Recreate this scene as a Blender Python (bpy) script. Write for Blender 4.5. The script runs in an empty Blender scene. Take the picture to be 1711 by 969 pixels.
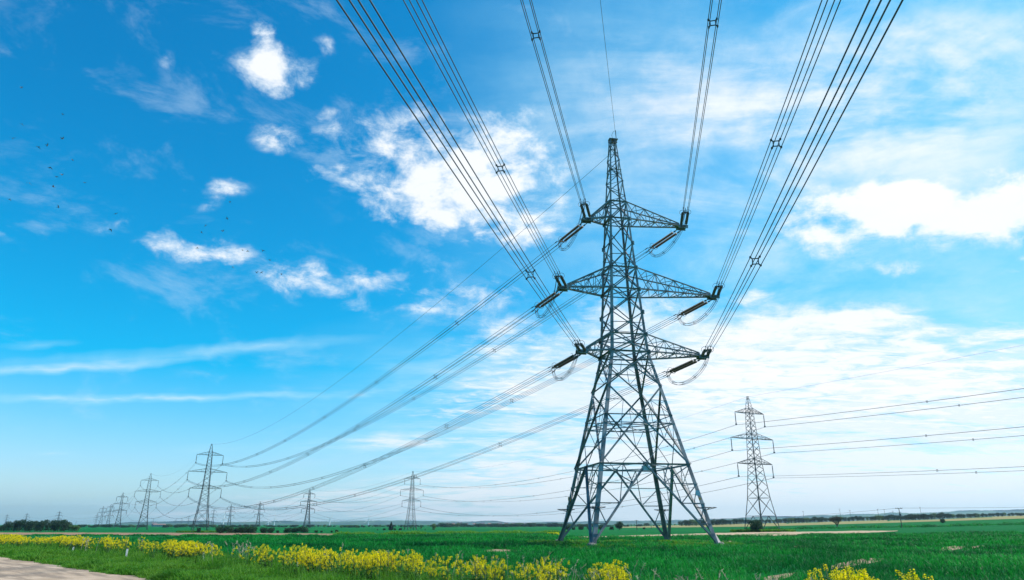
import bpy, math, random
import numpy as np
from mathutils import Vector, Matrix

SC = bpy.context.scene
COL = SC.collection
R = math.radians

# ------------------------------------------------------------------ camera
EYE = 1.9
PITCH = R(18.845)
FPX = 1145.84                      # focal length in pixels of a 1711 px wide picture
PW, PH = 1711.0, 969.0
cam = bpy.data.cameras.new("camera")
cam.sensor_width = 36.0
cam.lens = 36.0 * FPX / PW
cam.clip_start = 0.1
cam.clip_end = 40000.0
camo = bpy.data.objects.new("camera", cam)
camo.location = (0, 0, EYE)
camo.rotation_euler = (R(90) + PITCH, 0, 0)
COL.objects.link(camo)
SC.camera = camo

# ------------------------------------------------------------------ light, exposure
SUN_AZ, SUN_EL = R(78), R(50)      # azimuth clockwise from +Y (view direction)
SUN_DIR = Vector((math.sin(SUN_AZ) * math.cos(SUN_EL), math.cos(SUN_AZ) * math.cos(SUN_EL), math.sin(SUN_EL)))
sl = bpy.data.lights.new("sun", 'SUN')
sl.energy = 4.8
sl.angle = R(0.5)
sl.color = (1.0, 0.95, 0.86)
so = bpy.data.objects.new("sun", sl)
so.rotation_euler = SUN_DIR.to_track_quat('Z', 'Y').to_euler()
COL.objects.link(so)
SC.view_settings.view_transform = 'Standard'
SC.view_settings.look = 'None'
SC.view_settings.exposure = 0.1
SC.view_settings.gamma = 1.0
SC.view_settings.use_curve_mapping = False
SC.cycles.volume_bounces = 0
SC.cycles.max_bounces = 6
SC.cycles.use_denoising = True


def ray(px, py):
    u = (px - PW / 2) / FPX
    v = (PH / 2 - py) / FPX
    d = np.array([u, math.cos(PITCH) - v * math.sin(PITCH), math.sin(PITCH) + v * math.cos(PITCH)])
    return d / np.linalg.norm(d)


def project(P):
    P = np.asarray(P, float)
    x, y, z = P[..., 0], P[..., 1], P[..., 2] - EYE
    d = y * math.cos(PITCH) + z * math.sin(PITCH)
    u = -y * math.sin(PITCH) + z * math.cos(PITCH)
    return np.stack([PW / 2 + FPX * x / d, PH / 2 - FPX * u / d], -1)


# ------------------------------------------------------------------ node helpers
class NT:
    def __init__(self, tree):
        self.t = tree
        self.L = tree.links

    def n(self, typ, **kw):
        nd = self.t.nodes.new(typ)
        for k, v in kw.items():
            setattr(nd, k, v)
        return nd

    def plug(self, sock, v):
        if isinstance(v, bpy.types.NodeSocket):
            self.L.new(v, sock)
        elif v is not None:
            if isinstance(v, (tuple, list)) and sock.type == 'RGBA' and len(v) == 3:
                v = (*v, 1)
            sock.default_value = v

    def math(self, op, a, b=None, c=None, clamp=False):
        nd = self.n('ShaderNodeMath', operation=op, use_clamp=clamp)
        for i, v in enumerate((a, b, c)):
            self.plug(nd.inputs[i], v)
        return nd.outputs[0]

    def vmath(self, op, a, b=None, c=None):
        nd = self.n('ShaderNodeVectorMath', operation=op)
        for i, v in enumerate((a, b, c)):
            if v is not None:
                self.plug(nd.inputs[i], v)
        return nd.outputs['Value'] if op in ('DOT_PRODUCT', 'LENGTH') else nd.outputs[0]

    def mix(self, f, a, b, blend='MIX'):
        nd = self.n('ShaderNodeMixRGB', blend_type=blend)
        self.plug(nd.inputs[0], f)
        self.plug(nd.inputs[1], a)
        self.plug(nd.inputs[2], b)
        return nd.outputs[0]

    def smooth(self, v, lo, hi, a=0.0, b=1.0):
        nd = self.n('ShaderNodeMapRange', interpolation_type='SMOOTHSTEP')
        for i, x in enumerate((v, lo, hi, a, b)):
            self.plug(nd.inputs[i], x)
        return nd.outputs[0]

    def noise(self, vec, scale, detail=4, rough=.55, dist=0.0, out=0):
        nd = self.n('ShaderNodeTexNoise')
        if vec is not None:
            self.plug(nd.inputs['Vector'], vec)
        nd.inputs['Scale'].default_value = scale
        nd.inputs['Detail'].default_value = detail
        nd.inputs['Roughness'].default_value = rough
        nd.inputs['Distortion'].default_value = dist
        return nd.outputs[out]


# ------------------------------------------------------------------ sky with clouds
world = bpy.data.worlds.new("World")
SC.world = world
world.use_nodes = True
W = NT(world.node_tree)
W.t.nodes.clear()
sky = W.n('ShaderNodeTexSky', sky_type='NISHITA')
sky.sun_disc = False
sky.sun_elevation = SUN_EL
sky.sun_rotation = SUN_AZ
sky.altitude = 0
sky.air_density = 1.0
sky.dust_density = 0.6
sky.ozone_density = 2.0
SKY_STRENGTH = 0.1
tc = W.n('ShaderNodeTexCoord')
D = tc.outputs['Generated']
sep = W.n('ShaderNodeSeparateXYZ')
W.plug(sep.inputs[0], D)
warp = W.vmath('SUBTRACT', W.noise(D, 9.0, 5, .6, out=1), (.5, .5, .5))
warp = W.vmath('MULTIPLY', warp, (.075, .075, .05))
DW = W.vmath('ADD', D, warp)
inv = W.math('DIVIDE', 1.0, W.math('MAXIMUM', W.math('ADD', sep.outputs[2], .10), .02))
PV = W.vmath('MULTIPLY', D, W.n('ShaderNodeCombineXYZ').outputs[0])
cmb = PV.node.inputs[1].links[0].from_node
for i in range(3):
    W.plug(cmb.inputs[i], inv)
PVX = W.vmath('MULTIPLY', PV, (.55, 1.0, 0.0))
fbp = W.noise(PVX, 11.0, 10, .64, .5)
fbd = W.noise(W.vmath('MULTIPLY', D, (1.0, 1.0, 1.7)), 17.0, 10, .63, .25)
fb = W.mix(W.smooth(sep.outputs[2], .16, .34), fbp, fbd)
faint = W.math('MULTIPLY', W.smooth(W.noise(W.vmath('MULTIPLY', D, (1.0, 1.0, 2.2)), 6.5, 9, .66, .4), .50, .74), .30)
fine = W.noise(PVX, 2.2, 8, .62, .6)

# clouds: (px, py, half width, half height, tilt in degrees, weight), turned into directions on the sky
PUFFS = [
    (443, 118, 52, 46, 10, 1.15), (436, 55, 22, 44, 0, .85), (512, 122, 20, 28, 0, .7), (537, 82, 26, 15, 15, .65),
    (475, 168, 22, 16, -30, .5), (283, 105, 24, 24, 0, .5), (472, 240, 46, 30, 15, .75), (545, 195, 22, 16, 0, .45),
    (545, 232, 26, 22, 20, .5), (555, 303, 55, 20, 12, .6), (640, 235, 84, 50, -20, .85), (715, 322, 112, 54, 0, 1.3),
    (790, 270, 95, 50, 0, 1.0), (868, 262, 90, 60, 0, .85), (770, 380, 130, 28, 8, .8), (860, 350, 95, 50, 0, .85),
    (830, 195, 90, 28, -10, .45), (700, 190, 60, 22, -10, .4),
    (378, 318, 60, 15, 3, .72), (288, 318, 28, 13, 0, .62), (345, 345, 30, 12, -20, .4), (275, 367, 30, 8, 0, .4),
    (318, 412, 78, 30, 8, 1.0), (385, 420, 52, 22, 10, .75), (235, 405, 40, 18, 0, .6), (180, 370, 30, 15, 0, .5), (150, 385, 30, 14, 0, .4),
    (495, 468, 68, 36, 5, 1.15), (560, 490, 60, 24, 20, .8), (600, 465, 60, 18, 0, .55), (330, 460, 90, 12, 8, .45), (680, 480, 60, 12, 0, .4),
    (770, 492, 90, 28, 0, .85), (860, 480, 60, 30, 0, .5),
    (1530, 362, 220, 40, 10, 1.3), (1365, 392, 100, 30, 22, 1.25), (1650, 338, 160, 44, 12, 1.35), (1495, 322, 66, 22, 14, 1.1), (1430, 355, 80, 28, 20, 1.0), (1560, 370, 120, 26, 5, .6), (1715, 322, 90, 44, 10, 1.3),
    (1480, 447, 75, 15, -3, .85), (1255, 500, 42, 18, 0, .75), (1680, 455, 40, 8, 0, .5), (1615, 478, 24, 8, -10, .4), (1705, 490, 20, 7, 0, .5), (1700, 436, 24, 6, 0, .5),
    (1390, 535, 150, 34, -6, 1.0), (1480, 520, 60, 20, 0, .8), (1230, 580, 260, 70, 0, 1.1), (1540, 560, 130, 26, -4, .9), (1680, 565, 90, 22, -8, .9),
    (1350, 630, 330, 60, 0, .95), (1640, 640, 180, 50, -6, 1.0), (1500, 600, 110, 26, 0, .75), (930, 580, 160, 60, -15, .85), (820, 560, 90, 34, -10, .55), (860, 640, 120, 30, -8, .55),
    (1100, 680, 330, 60, 0, .9), (1450, 700, 320, 46, 0, .7), (760, 690, 120, 18, -5, .45), (1640, 725, 160, 26, -5, .8),
    (740, 530, 110, 24, 0, .5), (660, 510, 60, 14, 0, .35), (5, 400, 18, 12, 0, .6),
    (620, 450, 60, 14, 0, .35), (720, 450, 70, 20, 0, .35), (1090, 520, 130, 36, 0, .7), (920, 385, 50, 40, 0, .5),
    (720, 290, 190, 115, 0, .48),
]
VEILS = [
    (1130, 120, 360, 150, 10, .36), (1520, 190, 420, 160, 0, .42), (1350, 400, 620, 420, 0, .24), (1000, 260, 240, 130, 0, .25), (1600, 60, 300, 110, 0, .35), (1250, 380, 420, 150, 0, .22),
    (230, 663, 400, 7, -0.5, .42), (620, 662, 160, 8, 0, .26), (190, 602, 270, 15, -5, .26), (450, 580, 160, 12, -6, .24), (60, 577, 60, 7, -4, .26), (120, 615, 200, 8, -4, .3),
    (1350, 700, 760, 190, 0, .50), (1400, 650, 360, 95, 0, .42), (1500, 810, 800, 110, 0, .62), (900, 800, 420, 90, 0, .35), (900, 640, 380, 120, 0, .3),
    (900, 852, 620, 50, 0, .55), (1500, 850, 700, 60, 0, .45), (350, 852, 480, 44, 0, .34),
    (95, 757, 50, 5, 0, .4), (360, 745, 90, 8, 0, .25), (640, 740, 180, 16, -4, .4), (330, 800, 150, 5, 0, .3),
]


def blob_sum(lst, vec, grow):
    """soft elliptical patches of sky, each a cone of directions about its own centre"""
    tot = 0.0
    for (px, py, rx, ry, tilt, wgt) in lst:
        c = Vector(ray(px, py))
        e1 = Vector(ray(px + 1, py)) - c
        e2 = Vector(ray(px, py - 1)) - c
        a = e1.normalized()
        b = (e2 - a * e2.dot(a)).normalized()
        k1, k2 = e1.length * rx * grow, e2.length * ry * grow
        t = R(-tilt)
        a2 = a * math.cos(t) + b * math.sin(t)
        b2 = -a * math.sin(t) + b * math.cos(t)
        n2 = a2.cross(b2)
        mp = W.n('ShaderNodeMapping', vector_type='TEXTURE')
        W.plug(mp.inputs['Vector'], vec)
        mp.inputs['Location'].default_value = c
        mp.inputs['Rotation'].default_value = Matrix((a2, b2, n2)).transposed().to_euler()
        mp.inputs['Scale'].default_value = (k1, k2, .9)
        gr = W.n('ShaderNodeTexGradient', gradient_type='SPHERICAL')
        W.plug(gr.inputs[0], mp.outputs[0])
        tot = W.math('MULTIPLY_ADD', gr.outputs['Fac'], wgt, tot)
    return tot


puff = W.math('MULTIPLY', blob_sum(PUFFS, DW, 1.35), 1.6)
DV = W.vmath('ADD', D, W.vmath('MULTIPLY', W.vmath('SUBTRACT', W.noise(D, 5.0, 4, .6, out=1), (.5, .5, .5)), (.10, .10, .045)))
veil = W.math('MULTIPLY', blob_sum(VEILS, DV, 1.25), 1.5)
dens = W.math('MULTIPLY_ADD', W.math('SUBTRACT', fb, .5), 6.6, puff)
cover = W.math('MULTIPLY', W.smooth(dens, .22, 2.35), W.smooth(puff, .02, .9))
cover = W.math('MAXIMUM', cover, faint)
vdens = W.math('MULTIPLY', veil, W.smooth(W.math('MULTIPLY_ADD', fb, .35, fine), .42, .92, .25, 1.2))
# the lens sees a deep azure: contrast curve on the clear sky
scaled = W.vmath('MULTIPLY_ADD', sky.outputs[0], (2.1, 1.62, 1.85), (-4.7, -.6, -.2))
skycol = W.vmath('MAXIMUM', scaled, (0.0, .1, .2))
veilcol = W.mix(W.smooth(vdens, .15, .85), (4.6, 8.4, 10.2), (9.3, 9.8, 10.1))
skycol = W.mix(W.math('MINIMUM', vdens, .95), skycol, veilcol)
cloudcol = W.mix(W.smooth(dens, .7, 2.5), (6.6, 8.4, 9.8), (10.0, 10.1, 10.3))
skycol = W.mix(W.math('MULTIPLY', cover, .92), skycol, cloudcol)
bg = W.n('ShaderNodeBackground')
W.plug(bg.inputs[0], skycol)
bg.inputs[1].default_value = SKY_STRENGTH
out = W.n('ShaderNodeOutputWorld')
W.L.new(bg.outputs[0], out.inputs[0])
world.cycles.sampling_method = 'MANUAL'
world.cycles.sample_map_resolution = 256


# ------------------------------------------------------------------ object helpers
def tag(o, label=None, cat=None, group=None, kind=None):
    if label:
        o['label'] = label
    if cat:
        o['category'] = cat
    if group:
        o['group'] = group
    if kind:
        o['kind'] = kind
    return o


def empty(name, loc=(0, 0, 0), rz=0.0, label=None, cat=None, group=None):
    o = bpy.data.objects.new(name, None)
    o.empty_display_size = .2
    o.location = loc
    o.rotation_euler = (0, 0, rz)
    COL.objects.link(o)
    return tag(o, label, cat, group)


def mesh_obj(name, verts, faces, mats, parent=None, mat_idx=None, smooth=False):
    me = bpy.data.meshes.new(name)
    me.from_pydata([tuple(v) for v in verts], [], [tuple(f) for f in faces])
    for m in (mats if isinstance(mats, (list, tuple)) else [mats]):
        me.materials.append(m)
    if mat_idx is not None:
        me.polygons.foreach_set('material_index', np.asarray(mat_idx, np.int32))
    if smooth:
        me.polygons.foreach_set('use_smooth', np.ones(len(me.polygons), bool))
    me.update()
    o = bpy.data.objects.new(name, me)
    COL.objects.link(o)
    if parent:
        o.parent = parent
    return o


def fast_mesh(name, V, loops, sizes, mats, parent=None, mat_idx=None):
    """many small faces from numpy arrays"""
    me = bpy.data.meshes.new(name)
    V = np.asarray(V, np.float32)
    loops = np.asarray(loops, np.int32)
    sizes = np.asarray(sizes, np.int32)
    me.vertices.add(len(V))
    me.vertices.foreach_set('co', V.ravel())
    me.loops.add(len(loops))
    me.loops.foreach_set('vertex_index', loops)
    me.polygons.add(len(sizes))
    st = np.concatenate([[0], np.cumsum(sizes)[:-1]]).astype(np.int32)
    me.polygons.foreach_set('loop_start', st)
    me.polygons.foreach_set('loop_total', sizes)
    for m in (mats if isinstance(mats, (list, tuple)) else [mats]):
        me.materials.append(m)
    if mat_idx is not None:
        me.polygons.foreach_set('material_index', np.asarray(mat_idx, np.int32))
    me.update(calc_edges=True)
    me.validate()
    o = bpy.data.objects.new(name, me)
    COL.objects.link(o)
    if parent:
        o.parent = parent
    return o


class MB:
    """collects shapes, links them as one mesh object"""

    def __init__(self):
        self.v, self.f, self.m = [], [], []
        self.cur = 0

    def add(self, vs, fs):
        b = len(self.v)
        self.v += [tuple(x) for x in vs]
        self.f += [tuple(i + b for i in f) for f in fs]
        self.m += [self.cur] * len(fs)

    def box(self, c, s, X=None, Y=None):
        c = np.asarray(c, float)
        X = np.array([1., 0, 0]) if X is None else np.asarray(X, float)
        Y = np.array([0, 1., 0]) if Y is None else np.asarray(Y, float)
        Z = np.cross(X, Y)
        vs = [c + X * s[0] / 2 * i + Y * s[1] / 2 * j + Z * s[2] / 2 * k for i in (-1, 1) for j in (-1, 1) for k in (-1, 1)]
        self.add(vs, [(0, 1, 3, 2), (4, 6, 7, 5), (0, 4, 5, 1), (2, 3, 7, 6), (0, 2, 6, 4), (1, 5, 7, 3)])

    def frame(self, p, q, hint=None):
        p, q = np.asarray(p, float), np.asarray(q, float)
        d = q - p
        L = np.linalg.norm(d)
        d = d / max(L, 1e-9)
        h = np.array([0, 0, 1.]) if hint is None else np.asarray(hint, float)
        if abs(np.dot(h, d)) > .97:
            h = np.array([1., 0, 0]) if abs(d[0]) < .9 else np.array([0, 1., 0])
        u = np.cross(d, h)
        u /= np.linalg.norm(u)
        n = np.cross(u, d)
        return p, q, d, u, n

    def bar(self, p, q, w, hint=None):
        """square bar"""
        p, q, d, u, n = self.frame(p, q, hint)
        vs = [e + u * w / 2 * i + n * w / 2 * j for e in (p, q) for (i, j) in ((-1, -1), (1, -1), (1, 1), (-1, 1))]
        self.add(vs, [(0, 1, 5, 4), (1, 2, 6, 5), (2, 3, 7, 6), (3, 0, 4, 7), (3, 2, 1, 0), (4, 5, 6, 7)])

    def angle(self, p, q, w, hint=None, t=None):
        """rolled steel angle: flange along u and flange along n"""
        p, q, d, u, n = self.frame(p, q, hint)
        t = t or max(w * .14, .012)
        prof = [(0, 0), (w, 0), (w, t), (t, t), (t, w), (0, w)]
        vs = [e + u * (a - w / 2) + n * (b - t) for e in (p, q) for (a, b) in prof]
        k = 6
        fs = [(i, (i + 1) % k, (i + 1) % k + k, i + k) for i in range(k)]
        fs += [(5, 4, 3, 2, 1, 0), tuple(range(6, 12))]
        self.add(vs, fs)

    def corner_leg(self, pts, dirs, ws):
        """steel corner angle through pts; dirs = two inward flange directions"""
        A, B = [np.asarray(x, float) for x in dirs]
        base = len(self.v)
        for p, w in zip(pts, ws):
            t = w * .13
            for (a, b) in ((0, 0), (w, 0), (w, t), (t, t), (t, w), (0, w)):
                self.v.append(tuple(np.asarray(p, float) + A * a + B * b))
        for s in range(len(pts) - 1):
            for i in range(6):
                j = (i + 1) % 6
                self.f.append((base + s * 6 + i, base + s * 6 + j, base + s * 6 + 6 + j, base + s * 6 + 6 + i))
                self.m.append(self.cur)
        self.f.append(tuple(base + i for i in range(6)))
        self.f.append(tuple(base + (len(pts) - 1) * 6 + i for i in range(6)))
        self.m += [self.cur] * 2

    def tube(self, pts, r, n=5, cap=True):
        pts = np.asarray(pts, float)
        rs = np.broadcast_to(np.asarray(r, float), (len(pts),))
        tg = np.gradient(pts, axis=0)
        tg /= np.linalg.norm(tg, axis=1)[:, None] + 1e-12
        h = np.array([0, 0, 1.]) if abs(tg[:, 2]).max() < .95 else np.array([.37, .83, .2])
        b = len(self.v)
        for p, d, rr in zip(pts, tg, rs):
            u = np.cross(d, h)
            u /= np.linalg.norm(u)
            w = np.cross(d, u)
            for k in range(n):
                an = 2 * math.pi * k / n
                self.v.append(tuple(p + rr * (u * math.cos(an) + w * math.sin(an))))
        for s in range(len(pts) - 1):
            for k in range(n):
                j = (k + 1) % n
                self.f.append((b + s * n + k, b + s * n + j, b + (s + 1) * n + j, b + (s + 1) * n + k))
                self.m.append(self.cur)
        if cap:
            self.f.append(tuple(b + k for k in range(n))[::-1])
            self.f.append(tuple(b + (len(pts) - 1) * n + k for k in range(n)))
            self.m += [self.cur] * 2

    def lathe(self, p, q, prof, n=10):
        """prof: list of (t along p-q, radius)"""
        p, q, d, u, w = self.frame(p, q)
        b = len(self.v)
        for (t, r) in prof:
            c = p + (q - p) * t
            for k in range(n):
                an = 2 * math.pi * k / n
                self.v.append(tuple(c + r * (u * math.cos(an) + w * math.sin(an))))
        for s in range(len(prof) - 1):
            for k in range(n):
                j = (k + 1) % n
                self.f.append((b + s * n + k, b + s * n + j, b + (s + 1) * n + j, b + (s + 1) * n + k))
                self.m.append(self.cur)
        self.f.append(tuple(b + k for k in range(n))[::-1])
        self.f.append(tuple(b + (len(prof) - 1) * n + k for k in range(n)))
        self.m += [self.cur] * 2

    def ring(self, c, ax, r, t, n=16, arc=1.0):
        ax = np.asarray(ax, float)
        ax /= np.linalg.norm(ax)
        h = np.array([0, 0, 1.]) if abs(ax[2]) < .9 else np.array([1., 0, 0])
        u = np.cross(ax, h)
        u /= np.linalg.norm(u)
        w = np.cross(ax, u)
        a = np.linspace(0, 2 * math.pi * arc, n + 1)
        self.tube([np.asarray(c) + r * (u * math.cos(x) + w * math.sin(x)) for x in a], t, 5)

    def build(self, name, mats, parent=None, smooth=False):
        return mesh_obj(name, self.v, self.f, mats, parent, self.m if any(self.m) else None, smooth)


def copy_tree(o, parent=None):
    c = o.copy()
    COL.objects.link(c)
    if parent:
        c.parent = parent
    for ch in list(o.children):
        copy_tree(ch, c)
    return c


# ------------------------------------------------------------------ materials
def base_mat(name, rough=.6, metal=0.0, spec=.5):
    m = bpy.data.materials.new(name)
    m.use_nodes = True
    n = NT(m.node_tree)
    b = m.node_tree.nodes['Principled BSDF']
    b.inputs['Roughness'].default_value = rough
    b.inputs['Metallic'].default_value = metal
    b.inputs['Specular IOR Level'].default_value = spec
    return m, n, b


def speck_mat(name, c1, c2, scale=3.0, rough=.7, metal=0.0, spec=.4, bump=0.0, detail=5):
    m, n, b = base_mat(name, rough, metal, spec)
    g = n.n('ShaderNodeNewGeometry')
    f = n.noise(g.outputs['Position'], scale, detail, .6)
    n.plug(b.inputs['Base Color'], n.mix(n.smooth(f, .3, .7), c1, c2))
    if bump:
        bp = n.n('ShaderNodeBump')
        bp.inputs['Strength'].default_value = bump
        n.plug(bp.inputs['Height'], f)
        n.plug(b.inputs['Normal'], bp.outputs[0])
    return m


def leaf_mat(name, cols, trans=.3, rough=.5, scale=.6, spec=.35):
    """cols: three colours, mixed per leaf (random per island) and by slow noise"""
    m, n, b = base_mat(name, rough, 0, spec)
    g = n.n('ShaderNodeNewGeometry')
    rnd = g.outputs['Random Per Island']
    f = n.noise(g.outputs['Position'], scale, 3, .5)
    c = n.mix(rnd, cols[0], cols[1])
    c = n.mix(n.math('MULTIPLY', n.smooth(f, .42, .62), .8), c, cols[2])
    n.plug(b.inputs['Base Color'], c)
    tr = n.n('ShaderNodeBsdfTranslucent')
    n.plug(tr.inputs[0], n.mix(1.0, c, (1.0, 1.1, .6), 'MULTIPLY'))
    mx = n.n('ShaderNodeMixShader')
    mx.inputs[0].default_value = trans
    n.L.new(b.outputs[0], mx.inputs[1])
    n.L.new(tr.outputs[0], mx.inputs[2])
    o = [x for x in n.t.nodes if x.type == 'OUTPUT_MATERIAL'][0]
    n.L.new(mx.outputs[0], o.inputs[0])
    return m


M_STEEL = speck_mat('galvanised_steel', (.115, .115, .118), (.33, .325, .325), .8, .5, .06, .5)
M_STEEL_FAR = speck_mat('weathered_steel', (.045, .052, .055), (.075, .085, .085), .4, .6, .1, .4)
M_HARD = speck_mat('dark_fittings', (.06, .07, .075), (.10, .11, .115), 4, .5, .5, .5)
M_GLASS = speck_mat('brown_porcelain', (.08, .065, .05), (.15, .125, .095), 5, .55, 0, .25)
M_WIRE = speck_mat('stranded_aluminium', (.05, .06, .065), (.08, .09, .095), 1.0, .55, .3, .4)
M_WOOD = speck_mat('weathered_wood', (.10, .075, .05), (.17, .13, .09), 6, .85)
M_POST = speck_mat('white_painted_post', (.62, .60, .55), (.78, .77, .72), 8, .7)
M_BARK = speck_mat('bark', (.07, .055, .04), (.13, .10, .075), 5, .9)
M_WHITE = speck_mat('white_gelcoat', (.78, .79, .80), (.85, .85, .86), .1, .45)
M_PLATE = speck_mat('enamel_plate', (.45, .52, .58), (.55, .62, .68), 5, .4)
M_ORANGE = speck_mat('orange_plate', (.75, .30, .03), (.85, .38, .05), 5, .5)
M_TREE = leaf_mat('tree_leaves', [(.012, .048, .022), (.036, .095, .038), (.016, .055, .028)], .2, .6, .25)
M_TREE_PALE = leaf_mat('pale_tree_leaves', [(.09, .17, .05), (.14, .23, .075), (.10, .17, .07)], .3, .6, .25)
M_BUSH = leaf_mat('bush_leaves', [(.014, .06, .026), (.045, .125, .045), (.02, .07, .032)], .25, .6, .5)
M_CONIFER = leaf_mat('conifer_needles', [(.012, .03, .02), (.025, .05, .03), (.02, .04, .025)], .1, .7, .5)
M_CROP = leaf_mat('cereal_leaves', [(.001, .105, .014), (.026, .40, .070), (.001, .085, .024)], .45, .45, .09, .12)
M_VERGE = leaf_mat('verge_grass_blades', [(.040, .20, .014), (.14, .33, .035), (.13, .29, .03)], .45, .5, .35, .15)
M_STALK = leaf_mat('dry_stalks', [(.42, .38, .24), (.55, .50, .34), (.48, .45, .30)], .2, .8, 1)
M_RSTEM = leaf_mat('rapeseed_stems', [(.05, .14, .03), (.09, .19, .06), (.07, .15, .04)], .25, .6, 1)
M_RFLOWER = leaf_mat('rapeseed_petals', [(.96, .70, .0), (.98, .82, .002), (.97, .76, .001)], .45, .6, 1, .2)
M_BIRD = speck_mat('gull_feathers', (.10, .10, .11), (.20, .20, .21), 3, .8)
M_ROOF = speck_mat('slate_roof', (.14, .13, .14), (.22, .20, .20), .5, .8)
M_ROOF_RED = speck_mat('tiled_roof', (.26, .16, .13), (.32, .20, .17), .5, .8)
M_WALL = speck_mat('rendered_wall', (.34, .32, .30), (.42, .40, .37), .5, .8)
M_CONC = speck_mat('stained_concrete', (.12, .115, .10), (.24, .23, .20), 4, .9)
M_SOIL = speck_mat('ploughed_soil', (.26, .145, .085), (.36, .21, .125), .25, .95, 0, .2, .3, 8)
M_BARE = speck_mat('dry_bare_earth', (.42, .29, .17), (.58, .42, .27), .5, .95, 0, .2, .3, 8)
M_PATCH = speck_mat('crusted_soil', (.24, .165, .10), (.40, .295, .185), 2.2, .95, 0, .2, .5, 8)
M_TANFIELD = speck_mat('ripening_field', (.30, .25, .09), (.26, .24, .08), .02, .95, 0, .2, 0, 6)


def field_material():
    m, n, b = base_mat('green_field', .95, 0, .05)
    g = n.n('ShaderNodeNewGeometry')
    P = g.outputs['Position']
    big = n.noise(n.vmath('MULTIPLY', P, (.5, 1, 1)), .008, 5, .55)
    mid = n.noise(P, .22, 5, .6)
    fin = n.noise(P, 3.2, 6, .7)
    c = n.mix(n.smooth(big, .38, .62), (.001, .125, .028), (.007, .155, .026))
    c = n.mix(n.math('MULTIPLY', n.smooth(mid, .35, .7), .55), c, (.001, .090, .026))
    c = n.mix(n.math('MULTIPLY', n.smooth(fin, .45, .75), .55), c, (.014, .20, .045))
    c = n.mix(n.math('MULTIPLY', n.smooth(mid, .70, .80), .5), c, (.13, .16, .06))
    n.plug(b.inputs['Base Color'], c)
    bp = n.n('ShaderNodeBump')
    bp.inputs['Strength'].default_value = .8
    bp.inputs['Distance'].default_value = .25
    n.plug(bp.inputs['Height'], n.math('ADD', fin, mid))
    n.plug(b.inputs['Normal'], bp.outputs[0])
    return m


def track_material():
    m, n, b = base_mat('dusty_concrete_track', .9, 0, .25)
    g = n.n('ShaderNodeNewGeometry')
    P = g.outputs['Position']
    s = n.vmath('DOT_PRODUCT', P, (.7071, .7071, 0))      # across the track
    l = n.vmath('DOT_PRODUCT', P, (.7071, -.7071, 0))     # along it
    cv = n.n('ShaderNodeCombineXYZ')
    n.plug(cv.inputs[0], n.math('MULTIPLY', s, 1.0))
    n.plug(cv.inputs[1], n.math('MULTIPLY', l, .12))
    streak = n.noise(cv.outputs[0], 1.6, 5, .6)
    grit = n.noise(P, 9.0, 8, .75)
    patch = n.noise(P, .5, 5, .6)
    c = n.mix(n.smooth(patch, .3, .7), (.38, .27, .175), (.54, .40, .28))
    c = n.mix(n.math('MULTIPLY', n.smooth(streak, .42, .58), .85), c, (.25, .185, .13))
    c = n.mix(n.math('MULTIPLY', n.smooth(grit, .5, .75), .6), c, (.25, .20, .16))
    c = n.mix(n.math('MULTIPLY', n.smooth(grit, .30, .42, 1, 0), .5), c, (.66, .56, .46))
    n.plug(b.inputs['Base Color'], c)
    bp = n.n('ShaderNodeBump')
    bp.inputs['Strength'].default_value = .5
    bp.inputs['Distance'].default_value = .05
    n.plug(bp.inputs['Height'], grit)
    n.plug(b.inputs['Normal'], bp.outputs[0])
    return m


def hill_material():
    m, n, b = base_mat('wooded_hillside', .95, 0, .1)
    g = n.n('ShaderNodeNewGeometry')
    P = g.outputs['Position']
    big = n.noise(n.vmath('MULTIPLY', P, (1, 1, 6)), .004, 6, .6)
    fin = n.noise(P, .05, 5, .7)
    c = n.mix(n.smooth(big, .46, .56), (.02, .06, .035), (.08, .16, .06))
    c = n.mix(n.math('MULTIPLY', n.smooth(big, .62, .68), .8), c, (.20, .19, .09))
    c = n.mix(n.math('MULTIPLY', n.smooth(fin, .4, .7), .5), c, (.018, .04, .02))
    n.plug(b.inputs['Base Color'], c)
    return m


M_FIELD = field_material()
M_TRACK = track_material()
M_HILL = hill_material()

# ------------------------------------------------------------------ terrain
TD = np.array([0, 60, 100, 150, 250, 400, 600, 1000, 2000, 4000, 9000.])
TAZ = np.array([-42, -20, -8, 8, 14, 20, 28, 36, 44.])
TZ = np.array([
    [0, 0, -.15, -.7, -1.6, -2.4, -2.9, -3.2, -3.6, -4.2, -5],
    [0, 0, -.10, -.5, -1.5, -2.4, -2.9, -3.2, -3.6, -4.2, -5],
    [0, 0, -.05, -.3, -1.1, -2.1, -2.8, -3.2, -3.6, -4.2, -5],
    [0, 0, 0, -.1, -.8, -1.6, -2.4, -2.8, -3.0, -3.4, -4],
    [0, 0, 0, 0, -.7, -1.1, -1.0, -.2, 0, 0, 0],
    [0, 0, .02, 0, -.6, -.6, .6, 3.2, 4.0, 4, 4],
    [0, .05, .2, .1, 0, .3, 2.4, 6.5, 8, 8, 8],
    [0, .1, .3, .35, .5, 1.1, 4.4, 11.0, 13, 13, 13],
    [0, .1, .4, .5, .8, 1.6, 6.0, 14.0, 16, 16, 16.]])


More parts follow.
